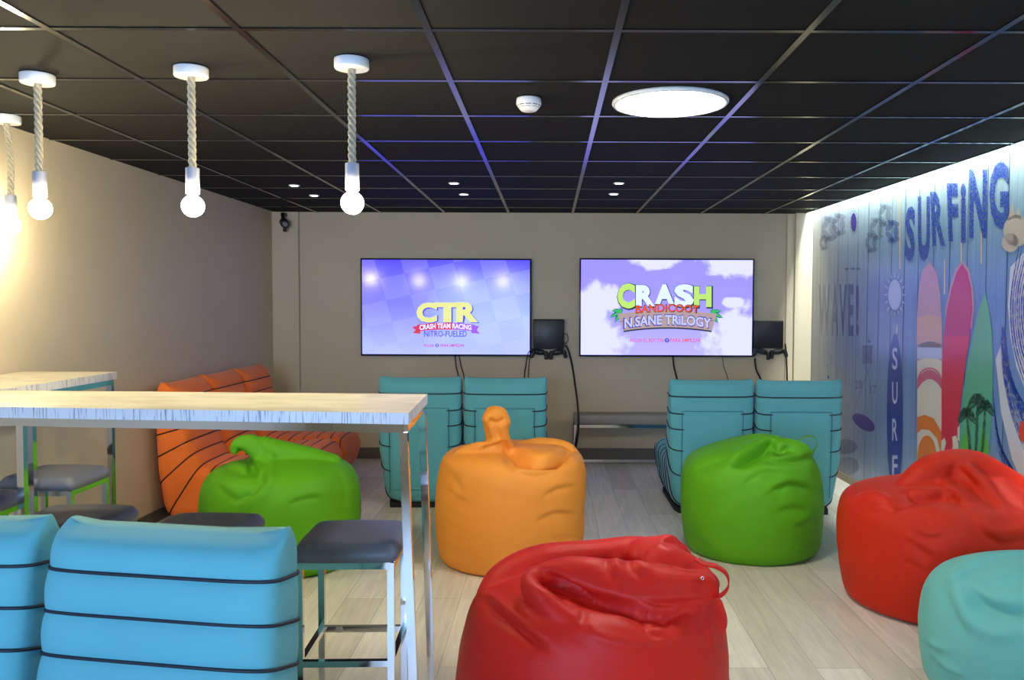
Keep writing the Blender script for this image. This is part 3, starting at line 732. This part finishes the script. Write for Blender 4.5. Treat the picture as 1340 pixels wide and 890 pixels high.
FR, FL, RL, RR = (-.442, 2.63), (-2.655, 2.83), (-2.655, 3.31), (-.466, 3.20)
bar_table('bar_table', [FR, FL, RL, RR][::-1], 1.12, 'long whitewashed bar table on chrome legs in front of the grey stools',
          [(-.463, 2.655, -.425, 2.655), (-.482, 3.17, -.447, 3.17), (-2.045, 3.235, -2.045, 3.235), (-2.2, 2.83, -2.2, 2.83)])
bar_table('bar_table', [(-2.17, 3.335), (-2.17, 4.2), (-2.645, 4.2), (-2.645, 3.345)], 1.12, 'short whitewashed bar table running along the left wall behind the long one',
          [(-2.19, 4.17, -2.19, 4.17), (-2.19, 3.53, -2.19, 3.53), (-2.62, 4.17, -2.62, 4.17), (-2.62, 3.53, -2.62, 3.53)])

# ------------------------------------------------------------------ bar stools
def stool():
    t = empty('bar_stool', (0, 0, 0), 0, '', 'bar stool', 'grey padded bar stools')
    W_, T = .165, .72
    q = MB(); n = 20; vs = []; fs = []
    for j in range(n + 1):
        for i in range(n + 1):
            u, v = 2 * i / n - 1, 2 * j / n - 1
            e = (1 - u ** 8) * (1 - v ** 8); x = W_ * u * (1 - .05 * v ** 6); y = W_ * v * (1 - .05 * u ** 6)
            vs.append((x, y, T - .032 + .032 * max(e, 0) ** .35 + .004 * math.sin(3 * u + 2 * v) * (1 - u * u) * (1 - v * v)))
    for j in range(n):
        for i in range(n): a = j * (n + 1) + i; fs.append((a, a + 1, a + n + 2, a + n + 1))
    m = len(vs)
    rim = [i for i in range(n + 1)] + [j * (n + 1) + n for j in range(1, n + 1)] + [n * (n + 1) + i for i in range(n - 1, -1, -1)] + [j * (n + 1) for j in range(n - 1, 0, -1)]
    for k, sc, z in ((0, 1.012, T - .045), (1, .965, T - .062)):
        vs += [(vs[r][0] * sc, vs[r][1] * sc, z) for r in rim]
    N = len(rim)
    for k in range(N):
        k2 = (k + 1) % N
        fs.append((rim[k], m + k, m + k2, rim[k2])); fs.append((m + k, m + N + k, m + N + k2, m + k2))
    fs.append([m + N + k for k in range(N)])
    q.add(vs, fs, 0, True); q.build('seat', 'grey_seat', t)
    w, g = .142, .0215; sq = [(-w, -w), (w, -w), (w, w), (-w, w)]
    q = MB()
    for i in range(4): a, b = sq[i], sq[(i + 1) % 4]; q.bar((a[0], a[1], T - .0735), (b[0], b[1], T - .0735), g)
    q.build('seat_frame', 'chrome', t)
    for x, y in sq: MB().bar((x, y, 0), (x, y, T - .0645), g).build('leg', 'chrome', t)
    q = MB()
    for i in range(4): a, b = sq[i], sq[(i + 1) % 4]; q.bar((a[0], a[1], .335), (b[0], b[1], .335), g * .9)
    q.build('footrest', 'chrome', t)
    return t
proto = stool()
spots = [(-.640, 2.735, .03, 'grey padded bar stool at right end of the long bar table, whole seat in view'),
         (-1.18, 2.83, -.02, 'grey bar stool, only seat top showing between blue chair and left green bean bag'),
         (-1.69, 2.95, .0, 'grey bar stool with just its seat showing above the seam of the blue chairs'),
         (-2.2, 3.72, .0, 'grey bar stool at the short bar table, its seat and legs showing'),
         (-2.275, 3.2, .0, 'grey bar stool at far left edge, under the corner of the tables')]
for i, (x, y, a, lb) in enumerate(spots):
    o = proto if i == 0 else copy_tree(proto)
    o.location = (x, y, 0); o.rotation_euler = (0, 0, a); o['label'] = lb

# ------------------------------------------------------------------ quilted low chairs
def quilted_chair(body, pipe, label, group):
    t = empty('lounge_chair', (0, 0, 0), 0, label, 'lounge chair', group)
    IN = [(.05, .94), (.115, .91), (.15, .85), (.17, .755), (.19, .66), (.215, .57), (.245, .49), (.29, .41), (.37, .39), (.48, .385), (.60, .39), (.72, .40), (.84, .41), (.93, .39), (.975, .30)]
    OUT = [(.02, .94), (-.015, .90), (-.03, .83), (-.035, .71), (-.035, .60), (-.03, .45), (-.02, .27), (.03, .05), (.25, .025), (.42, .022), (.58, .022), (.71, .025), (.84, .045), (.94, .12), (.975, .24)]
    IN = [(y * .93, z) for y, z in IN]; OUT = [(y * .93, z) for y, z in OUT]
    G = 12; ci = np.array(catmull(IN, G)); co = np.array(catmull(OUT, G)); N = len(ci); mid = (ci + co) / 2; hv = (ci - co) / 2
    hw = .297; EDG = [0] + list(range(2, 15))
    def sec(i, th, puff=True, extra=0.0):
        x_ = i / G; k = max(j for j in range(len(EDG)) if EDG[j] <= x_ + 1e-9); k = min(k, len(EDG) - 2)
        ph = (x_ - EDG[k]) / (EDG[k + 1] - EDG[k])
        bl = (abs(math.sin(PI * ph)) ** .6) if puff else 0
        if k == 0 and ph < .5 and puff: bl = 1
        if k == len(EDG) - 2 and ph > .5 and puff: bl = 1
        c_, s_ = math.cos(th), math.sin(th)
        cx = math.copysign(abs(c_) ** .42, c_); sn = math.copysign(abs(s_) ** .42, s_)
        hl = float(np.hypot(*hv[i])); nv = hv[i] / hl
        endf = max(min(1, x_ / .8, (14 - x_) / .9), 0) ** .5
        ww = hw * (.95 + .05 * endf) * (1 - .013 * (1 - bl)) + extra
        low = max(0, (.40 - co[i][1]) / .4)
        nn = sn * (hl + extra) + (.016 * bl * (1 - .55 * cx ** 4) if s_ > 0 else 0)
        x = ww * cx * (1 - .15 * low * (.5 - .5 * sn))
        y = mid[i][0] + nv[0] * nn; z = mid[i][1] + nv[1] * nn
        if x_ < 1: z += .013 * abs(cx) ** 12 * (1 - x_)
        return (x, y, max(z, .022))
    Q = 72; vs = []; fs = []
    for i in range(N):
        for k in range(Q): vs.append(sec(i, 2 * PI * (k + .5) / Q))
    for i in range(N - 1):
        for k in range(Q):
            k2 = (k + 1) % Q; fs.append((i * Q + k, i * Q + k2, (i + 1) * Q + k2, (i + 1) * Q + k))
    fs += [list(range(Q))[::-1], [(N - 1) * Q + k for k in range(Q)]]
    rn = random.Random(len(label))
    vs = [(x + .003 * mnoise.noise(Vector((x * 7, y * 7, z * 7 + rn.random() * 0))), y + .004 * mnoise.noise(Vector((x * 5 + 9, y * 6, z * 6))), z) for x, y, z in vs]
    MB().add(vs, fs, 0, True).build('cushion', body, t)
    q = MB()
    for j in range(2, 14):
        i = j * G
        if j == 2: q.tube([sec(i, 2 * PI * k / 96, False, .0035) for k in range(96)], .0045, 6, closed=True)
        else:
            lim = .30 if j < 8 else .9
            q.tube([sec(i, a, False, .0035) for a in np.linspace(-PI / 2 + lim, 3 * PI / 2 - lim, 84)], .0045, 6)
    q.build('piping', pipe, t)
    # sewn rectangular panel on the back
    vs = []; fs = []; a0, a1 = int(2.9 * G), int(6.7 * G); nx = 16; rows = list(range(a0, a1, 2))
    for i in rows:
        nv = hv[i] / np.hypot(*hv[i])
        for k in range(nx + 1):
            u = 2 * k / nx - 1; edge = min(1, (1 - abs(u)) * 8, (i - a0) / 3)
            h = .001 + .011 * max(edge, 0) ** .5
            vs.append((u * .205, co[i][0] - nv[0] * h, max(co[i][1] - nv[1] * h, .03)))
    for j in range(len(rows) - 1):
        for k in range(nx): a = j * (nx + 1) + k; fs.append((a, a + 1, a + nx + 2, a + nx + 1))
    o = MB().add(vs, fs, 0, True).build('back_panel', body, t, fix=False)
    def pt(i, u):
        nv = hv[i] / np.hypot(*hv[i]); return (u * .212, co[i][0] - nv[0] * .004, max(co[i][1] - nv[1] * .004, .03))
    q = MB(); q.tube([pt(i, -1) for i in range(a1, a0, -3)] + [pt(a0, u / 8) for u in range(-8, 9)] + [pt(i, 1) for i in range(a0, a1, 3)], .0022, 6)
    q.build('panel_seam', body + '_seam', t)
    q = MB(); q.prism([(-.22, .03), (.22, .03), (.24, .12), (.24, .72), (.2, .82), (-.2, .82), (-.24, .72), (-.24, .12)], 0, .034)
    q.build('base', 'blackmatte', t, bevel=.01)
    return t
teal = quilted_chair('sofa_teal', 'piping', 'teal quilted low chair from behind, leftmost of the two below the chequered television', 'teal quilted chairs')
def place(o, x, y, rz, label=None):
    o.location = (x, y, 0); o.rotation_euler = (0, 0, rz)
    if label: o['label'] = label
    return o
place(teal, -.925, 5.97, 0)
place(copy_tree(teal), -.315, 5.95, 0, 'teal quilted low chair seen from behind, half hidden by orange bean bag')
place(copy_tree(teal), 1.135, 5.83, 0, 'teal quilted low chair seen from behind, behind left side of the right green bean bag')
place(copy_tree(teal), 1.74, 5.80, 0, 'teal quilted low chair seen from behind, nearest the surf mural')
place(copy_tree(teal), -.885, 2.035, PI - .17, 'large light blue quilted chair front view in the foreground beside the bar stool')
place(copy_tree(teal), -1.515, 2.13, PI - .12, 'light blue quilted chair front view cut by the left frame edge')
for o_ in list(COL.objects):
    if o_.name.startswith('lounge_chair') and o_.location.y < 3: o_.scale = (1, 1, .985)
orange = quilted_chair('sofa_orange', 'piping_brown', 'nearest orange quilted chair of the row by the left wall', 'orange quilted chairs')
place(orange, -2.55, 5.72, -PI / 2)
place(copy_tree(orange), -2.545, 6.33, -PI / 2, 'middle orange quilted chair of the row by the left wall')
place(copy_tree(orange), -2.535, 6.94, -PI / 2, 'farthest orange quilted chair of the row by the left wall')

# ------------------------------------------------------------------ bean bags
def bean_bag(body, label, Yc, rings, lobes=(), creases=(), strap=None, vox=.0075, dr=.95, group='leatherette bean bags', seed=0, seam=None, strap_mat=None):
    """rings: (photo y, left x, right x[, depth factor, depth shift]) read on the plane Y = Yc; a voxel union of the
    sack and its folded lobes gives one skin, then the folds are pressed in"""
    P = []
    for r in rings:
        A, B = on_y(r[1], r[0], Yc), on_y(r[2], r[0], Yc)
        k = r[3] if len(r) > 3 else 1; sh = r[4] if len(r) > 4 else 0
        P.append(((A.x + B.x) / 2, max(A.z, 0) if r is not rings[0] else 0, (B.x - A.x) / 2, (B.x - A.x) / 2 * dr * k, sh))
    cx = P[2][0]
    C = catmull(P, 6); Q = 64; vs = []; fs = []
    for c in C:
        for k in range(Q):
            a = 2 * PI * k / Q; vs.append((c[0] - cx + c[2] * math.cos(a), c[4] + c[3] * math.sin(a), c[1]))
    n = len(C)
    for i in range(n - 1):
        for k in range(Q): k2 = (k + 1) % Q; fs.append((i * Q + k, i * Q + k2, (i + 1) * Q + k2, (i + 1) * Q + k))
    fs += [list(range(Q))[::-1], [(n - 1) * Q + k for k in range(Q)]]
    mb = MB().add(vs, fs, 0, True)
    for pts, rad in lobes:                       # (px, py, dy) points and radii in metres
        pp = []
        for px, py, dy in pts:
            v = on_y(px, py, Yc + dy); pp.append((v.x - cx, dy, v.z, ))
        rr = rad if isinstance(rad, (list, tuple)) else [rad] * len(pp)
        cc = catmull([(*p, r) for p, r in zip(pp, rr)], 6)
        mb.tube([tuple(c[:3]) for c in cc], [float(max(c[3], .006)) for c in cc], 16)
        for c in (cc[0], cc[-1]): mb.ellipsoid(tuple(c[:3]), (c[3],) * 3)
    tmp = mb.build('tmp', body)
    md = tmp.modifiers.new('r', 'REMESH'); md.mode = 'VOXEL'; md.voxel_size = vox; md.use_smooth_shade = True
    md = tmp.modifiers.new('s', 'SMOOTH'); md.iterations = 4; md.factor = .5
    bpy.context.view_layer.update()
    me = bpy.data.meshes.new_from_object(tmp.evaluated_get(bpy.context.evaluated_depsgraph_get()))
    bpy.data.objects.remove(tmp)
    N = len(me.vertices); V = np.empty(N * 3); me.vertices.foreach_get('co', V); V = V.reshape(-1, 3)
    def normals():
        me.vertices.foreach_set('co', V.ravel()); me.update()
        q_ = np.empty(N * 3); me.vertices.foreach_get('normal', q_); return q_.reshape(-1, 3)
    # where each point of the skin is seen on the sketch plane
    def sketch():
        X = V[:, 0] + cx; Yw = V[:, 1] + Yc; dz = V[:, 2] - EYE
        zc = Yw * math.cos(PITCH) - dz * math.sin(PITCH); yc = Yw * math.sin(PITCH) + dz * math.cos(PITCH)
        return 719 + FPX * X / zc, 445 - FPX * yc / zc
    for cr in creases:
        pts, w, depth, lip = cr[:4]; hard = cr[4] if len(cr) > 4 else 1.0
        NR = normals(); U, Wv = sketch()
        view = np.stack([V[:, 0] + cx, V[:, 1] + Yc, V[:, 2] - EYE], 1); view /= np.linalg.norm(view, axis=1)[:, None]
        face = np.clip((-(NR * view).sum(1) + .15) / .35, 0, 1)
        cc = catmull(pts, 6); L = np.array([c[:2] for c in cc]); best = np.full(N, 1e9); sd = np.zeros(N); tt = np.zeros(N)
        for i in range(len(L) - 1):
            a, b = L[i], L[i + 1]; ab = b - a; l2 = (ab ** 2).sum() + 1e-9
            t_ = np.clip(((U - a[0]) * ab[0] + (Wv - a[1]) * ab[1]) / l2, 0, 1)
            dx, dy = U - a[0] - t_ * ab[0], Wv - a[1] - t_ * ab[1]; dd = np.hypot(dx, dy); m_ = dd < best
            sgn = np.sign(ab[0] * dy - ab[1] * dx)
            best[m_] = dd[m_]; sd[m_] = (dd * sgn)[m_]; tt[m_] = ((i + t_) / (len(L) - 1))[m_]
        # the far side of the sack is never pressed by a crease on the near side
        taper = np.clip(np.minimum(tt, 1 - tt) * 4 + .12, 0, 1) ** .7
        far = best > w * 5
        if depth < 0: val = -depth * np.exp(-(sd / w) ** 2)          # a raised rim
        else:                                                        # cloth lapping over: steep under the lip, long on the other side
            val = np.where(sd > 0, -depth * np.exp(-np.abs(sd) / (1.25 * w)), -depth * np.exp(-(sd / (.45 * w)) ** 2) + lip * np.exp(-((sd + 1.3 * w) / (1.1 * w)) ** 2))
        val[far] = 0
        V += NR * (val * taper * face)[:, None]
    ne = len(me.edges); E_ = np.empty(ne * 2, int); me.edges.foreach_get('vertices', E_); E_ = E_.reshape(-1, 2)
    deg = np.bincount(E_.ravel(), minlength=N)[:, None]
    for _ in range(4):                       # let the cloth relax after folding
        A_ = np.zeros_like(V); np.add.at(A_, E_[:, 0], V[E_[:, 1]]); np.add.at(A_, E_[:, 1], V[E_[:, 0]])
        V = V * .5 + .5 * A_ / np.maximum(deg, 1)
    NR = normals()
    for i in range(N):
        p = V[i]
        a = mnoise.noise(Vector((p[0] * 3.2 + seed, p[1] * 3.2, p[2] * 5.5))) * .006 + mnoise.noise(Vector((p[0] * 7 + seed, p[1] * 7, p[2] * 15 + 3))) * .002
        k = min(1, max(0, p[2] / .12)); V[i] = p + NR[i] * a * k
    V[:, 2] = np.maximum(V[:, 2], 0)
    me.vertices.foreach_set('co', V.ravel()); me.update()
    me.polygons.foreach_set('use_smooth', [True] * len(me.polygons))
    t = empty('bean_bag', (cx, Yc, 0), 0, label, 'bean bag', group)
    o = bpy.data.objects.new('sack', me); COL.objects.link(o); o.parent = t
    me.materials.clear(); me.materials.append(M[body])
    if strap:
        pts, hw_, th = strap
        pp = [np.array((on_y(px, py, Yc + dy).x - cx, dy, on_y(px, py, Yc + dy).z)) for px, py, dy in pts]; pp = catmull(pp, 8)
        vs = []; fs = []; m_ = len(pp)
        for i, p in enumerate(pp):
            a = pp[max(i - 1, 0)]; b = pp[min(i + 1, m_ - 1)]; tg = (b - a) / np.linalg.norm(b - a)
            wd = np.array((.25, 1, .15)); wd -= tg * wd.dot(tg); wd /= np.linalg.norm(wd); nn = np.cross(tg, wd)
            for s1_, s2_ in ((-1, -1), (1, -1), (1, 1), (-1, 1)): vs.append(p + wd * hw_ * s1_ + nn * th * s2_)
        for i in range(m_ - 1):
            for k in range(4): k2 = (k + 1) % 4; fs.append((i * 4 + k, i * 4 + k2, i * 4 + 4 + k2, i * 4 + 4 + k))
        fs += [(0, 3, 2, 1), tuple((m_ - 1) * 4 + k for k in range(4))]
        MB().add(vs, fs, 0, True).build('handle_loop', body, t)
    return t

# orange, upright knotted neck
bean_bag('bag_orange', 'orange bean bag with its neck standing up in a knot', 4.80,
    [(736, 588, 752), (725, 577, 758), (700, 572, 764), (660, 570.5, 766), (625, 573, 767), (604, 577, 765), (594, 583, 760), (588, 596, 748), (585, 625, 722), (584, 655, 690)],
    lobes=[([(652, 592, -.05), (650, 572, -.06), (649, 556, -.06), (647, 546, -.06)], [.10, .07, .076, .064]),
           ([(640, 549, -.09), (652, 543, -.08), (660, 552, -.08)], [.04, .048, .036]),
           ([(600, 592, -.12), (625, 586, -.14), (650, 582, -.12)], [.02, .035, .03]),
           ([(672, 588, .05), (705, 583, .1), (740, 588, .08), (757, 600, 0)], [.03, .045, .045, .03])],
    creases=[([(664, 584), (684, 596), (708, 603), (730, 600), (746, 590)], 9, .10, .012),
             ([(662, 578), (664, 590), (672, 612), (700, 622), (735, 612), (760, 598)], 5, .012, .012),
             ([(640, 548), (650, 552), (660, 548)], 3, .02, .004), ([(650, 556), (654, 570), (662, 582)], 4, .018, .006),
             ([(636, 556), (640, 572), (646, 584)], 4, .012, .004), ([(630, 588), (645, 583), (660, 580)], 3, .02, .006),
             ([(585, 640), (598, 652), (612, 658)], 5, .010, .003), ([(590, 618), (600, 634), (604, 644)], 6, .008, .002),
             ([(712, 650), (732, 640), (754, 636)], 5, .014, .004), ([(704, 682), (726, 672), (752, 672)], 4, .012, .004), ([(722, 706), (742, 702), (760, 704)], 4, .007, .003),
             ([(578, 676), (590, 688), (600, 692)], 5, .008, .004), ([(576, 740), (600, 752), (640, 757), (680, 752)], 3, .004, .003)], seed=1)
# green, right
bean_bag('bag_green', 'green bean bag standing in front of the right teal chairs', 5.0,
    [(720, 905, 1061), (708, 897, 1069), (685, 893, 1073), (650, 891.5, 1074), (622, 893, 1071), (604, 898, 1066), (594, 908, 1060), (586, 926, 1050), (578, 950, 1038), (571, 975, 1020)],
    lobes=[([(930, 612, -.03), (965, 597, -.03), (992, 588, -.03), (1005, 590, -.03)], [.05, .085, .095, .08]),
           ([(1006, 584, -.1), (1030, 586, -.14), (1050, 590, -.15), (1062, 594, -.13)], [.06, .06, .052, .02])],
    creases=[([(960, 607), (978, 596), (996, 586), (1012, 576)], 6, .075, .02), ([(1000, 600), (1020, 602), (1040, 600), (1062, 598)], 4.5, .03, .010),
             ([(1008, 584), (1020, 588), (1032, 584)], 5, .03, .004), ([(1012, 642), (1036, 633), (1060, 640)], 6, .024, .006),
             ([(975, 632), (1000, 618), (1030, 616)], 7, .01, .006), ([(1020, 668), (1040, 664), (1056, 668)], 6, .009, .004),
             ([(906, 620), (930, 606), (955, 598)], 8, .008, .005), ([(900, 690), (912, 706), (930, 716)], 6, .008, .004), ([(905, 728), (940, 741), (985, 745), (1040, 738), (1066, 726)], 3, .004, .003),
             ([(1040, 690), (1058, 684), (1068, 676)], 6, .01, .005)],
    strap=([(1046, 576, -.10), (1056, 571, -.10), (1066, 573, -.08), (1069, 583, -.08), (1064, 592, -.1)], .010, .0015), seed=2)
# scarlet, right
bean_bag('bag_scarlet', 'slumped scarlet bean bag beside the surf mural', 4.12,
    [(790, 1124, 1350), (778, 1111, 1362), (750, 1105, 1370), (712, 1102, 1374), (680, 1103, 1374), (660, 1107, 1366), (648, 1116, 1352), (640, 1135, 1338), (632, 1170, 1325), (622, 1205, 1305)],
    lobes=[([(1124, 656, -.02), (1142, 654, -.1), (1160, 660, -.18)], [.035, .05, .04]),
           ([(1180, 645, -.02), (1210, 625, -.02), (1240, 613, 0), (1275, 612, 0), (1310, 632, 0), (1345, 655, 0)], [.06, .09, .09, .085, .09, .09]),
           ([(1255, 615, -.05), (1285, 640, -.16), (1312, 668, -.24)], [.05, .06, .05])],
    creases=[([(1252, 651), (1230, 652), (1200, 656), (1172, 662)], 6, .03, .012), ([(1188, 645), (1204, 649), (1224, 648), (1246, 640)], 5, .045, .016),
             ([(1130, 664), (1152, 668), (1176, 664)], 6, .010, .004),
             ([(1250, 606), (1270, 626), (1292, 648), (1312, 664)], 8, .03, .018), ([(1222, 626), (1240, 640), (1256, 656), (1278, 662)], 6, .018, .012),
             ([(1270, 672), (1292, 698), (1318, 708), (1350, 700)], 9, .022, .012), ([(1300, 626), (1322, 650), (1345, 664)], 7, .02, .01),
             ([(1184, 704), (1205, 716), (1222, 728)], 5, .01, .006), ([(1196, 694), (1214, 702), (1234, 700)], 4, .008, .005), ([(1178, 730), (1198, 738), (1214, 750)], 5, .006, .004),
             ([(1218, 660), (1212, 720), (1214, 780), (1216, 810)], 2, .004, .001), ([(1106, 776), (1130, 802), (1175, 820), (1215, 828)], 4, .005, .004)], seed=3)
# turquoise, near right
bean_bag('bag_teal', 'turquoise bean bag cut by the right frame edge in the foreground', 3.12,
    [(914, 1240, 1488), (898, 1222, 1502), (868, 1215, 1510), (835, 1213, 1511), (805, 1216, 1508), (782, 1222, 1500), (765, 1233, 1488), (752, 1252, 1470), (742, 1285, 1448), (735, 1325, 1410)],
    lobes=[([(1255, 765, -.02), (1285, 748, .06), (1330, 741, .1), (1380, 740, .1)], [.05, .06, .06, .05])],
    creases=[([(1270, 772), (1292, 786), (1320, 794), (1360, 792)], 14, .05, .0), ([(1252, 752), (1262, 790), (1282, 818), (1312, 828), (1350, 822)], 9, -.016, 0),
             ([(1240, 770), (1250, 800), (1270, 830)], 7, .008, .008), ([(1214, 842), (1224, 850), (1236, 852)], 4, .014, .01), ([(1218, 858), (1236, 876), (1262, 888)], 5, .014, .01),
             ([(1290, 760), (1310, 764), (1338, 754)], 7, .012, .006)], seed=4)
# green, left
bean_bag('bag_green', 'green bean bag with curled neck before the orange chairs', 4.72,
    [(738, 286, 456), (726, 275, 464), (700, 268, 469), (665, 266.5, 470.5), (640, 268, 469), (624, 273, 465), (613, 283, 458), (606, 300, 446), (601, 318, 425), (597, 330, 405)],
    lobes=[([(362, 625, -.02), (352, 604, -.05), (340, 589, -.07), (328, 580, -.08)], [.13, .09, .06, .05]),
           ([(328, 580, -.08), (316, 580, -.1), (308, 588, -.12), (308, 592, -.13)], [.045, .042, .035, .02]),
           ([(345, 585, -.05), (372, 594, -.03), (402, 602, .0), (436, 606, .02)], [.06, .075, .08, .05]),
           ([(352, 600, -.1), (346, 618, -.14), (340, 640, -.2)], [.05, .05, .04])],
    creases=[([(312, 590), (322, 598), (332, 610), (336, 622)], 4.5, .045, .014), ([(296, 612), (318, 618), (334, 614)], 6, .02, .006),
             ([(342, 612), (342, 628), (330, 648), (312, 656)], 7, .03, .012), ([(378, 662), (400, 654), (424, 652)], 6, .018, .005),
             ([(352, 600), (350, 625), (344, 645)], 4, .012, .01), ([(284, 636), (300, 650), (318, 658)], 8, .01, .004), ([(440, 612), (452, 640), (452, 665)], 10, .006, .004),
             ([(395, 752), (430, 756), (462, 742)], 4, .004, .003)], seed=5)
# red, foreground
red = bean_bag('bag_red', 'big red bean bag with handle loop, nearest the viewer', 2.66,
    [(1000, 630, 918), (985, 612, 936), (950, 600, 948), (900, 596, 950), (860, 599, 950), (825, 606, 949), (800, 613, 946), (780, 622, 940), (766, 636, 928), (755, 665, 905)],
    lobes=[([(640, 795, -.02), (665, 765, .05), (710, 745, .1), (770, 738, .12), (830, 735, .12), (880, 735, .1)], [.06, .08, .085, .08, .085, .07]),
           ([(850, 735, .05), (878, 722, .03), (890, 722, .02)], [.08, .055, .03]),
           ([(706, 754, -.12), (718, 750, -.12), (745, 752, -.12), (790, 762, -.14), (840, 772, -.16), (885, 778, -.17), (920, 772, -.16)], [.035, .042, .058, .07, .08, .075, .05]),
           ([(870, 740, -.05), (905, 755, -.08), (925, 765, -.12)], [.07, .06, .04]),
           ([(698, 752, -.13), (694, 768, -.2), (715, 792, -.26), (745, 815, -.3)], [.03, .036, .036, .03]),
           ([(935, 792, -.1), (938, 815, -.14), (936, 835, -.14)], [.03, .035, .02])],
    creases=[([(716, 752), (740, 766), (775, 780), (815, 790), (850, 800), (880, 806)], 8, .05, .010), ([(820, 790), (845, 803), (872, 806), (902, 798)], 8, .03, .0),
             ([(694, 744), (690, 756), (702, 772), (728, 782), (752, 800), (765, 822), (800, 838), (850, 844), (900, 836), (935, 818)], 8, -.012, 0),
             ([(634, 784), (656, 804), (684, 826), (712, 846)], 8, .035, .014), ([(795, 728), (800, 745), (812, 758)], 7, .02, .01), ([(818, 726), (832, 745), (850, 758)], 7, .014, .008),
             ([(840, 784), (870, 788), (905, 786), (928, 782)], 4, .02, .01), ([(838, 812), (852, 826), (868, 834)], 6, .012, .006), ([(850, 820), (868, 816), (882, 826)], 5, .01, .005),
             ([(868, 712), (886, 706), (902, 720)], 5, .01, .006), ([(765, 800), (766, 816), (776, 828)], 5, .01, .005), ([(926, 800), (926, 825), (930, 845)], 3, .008, .005)],
    strap=([(912, 732, -.16), (922, 738, -.18), (938, 742, -.2), (951, 752, -.2), (953, 768, -.2), (942, 780, -.2), (926, 779, -.18), (918, 774, -.16)], .014, .0018), vox=.0075, seed=6)
e_ = on_y(919, 757, 2.45); q = MB(); q.tube([(.0042 * math.cos(k * PI / 6), 0, .0042 * math.sin(k * PI / 6)) for k in range(12)], .0018, 6, closed=True)
o = q.build('eyelet', 'chrome', red); o.location = (e_.x - red.location.x, e_.y - red.location.y, e_.z)
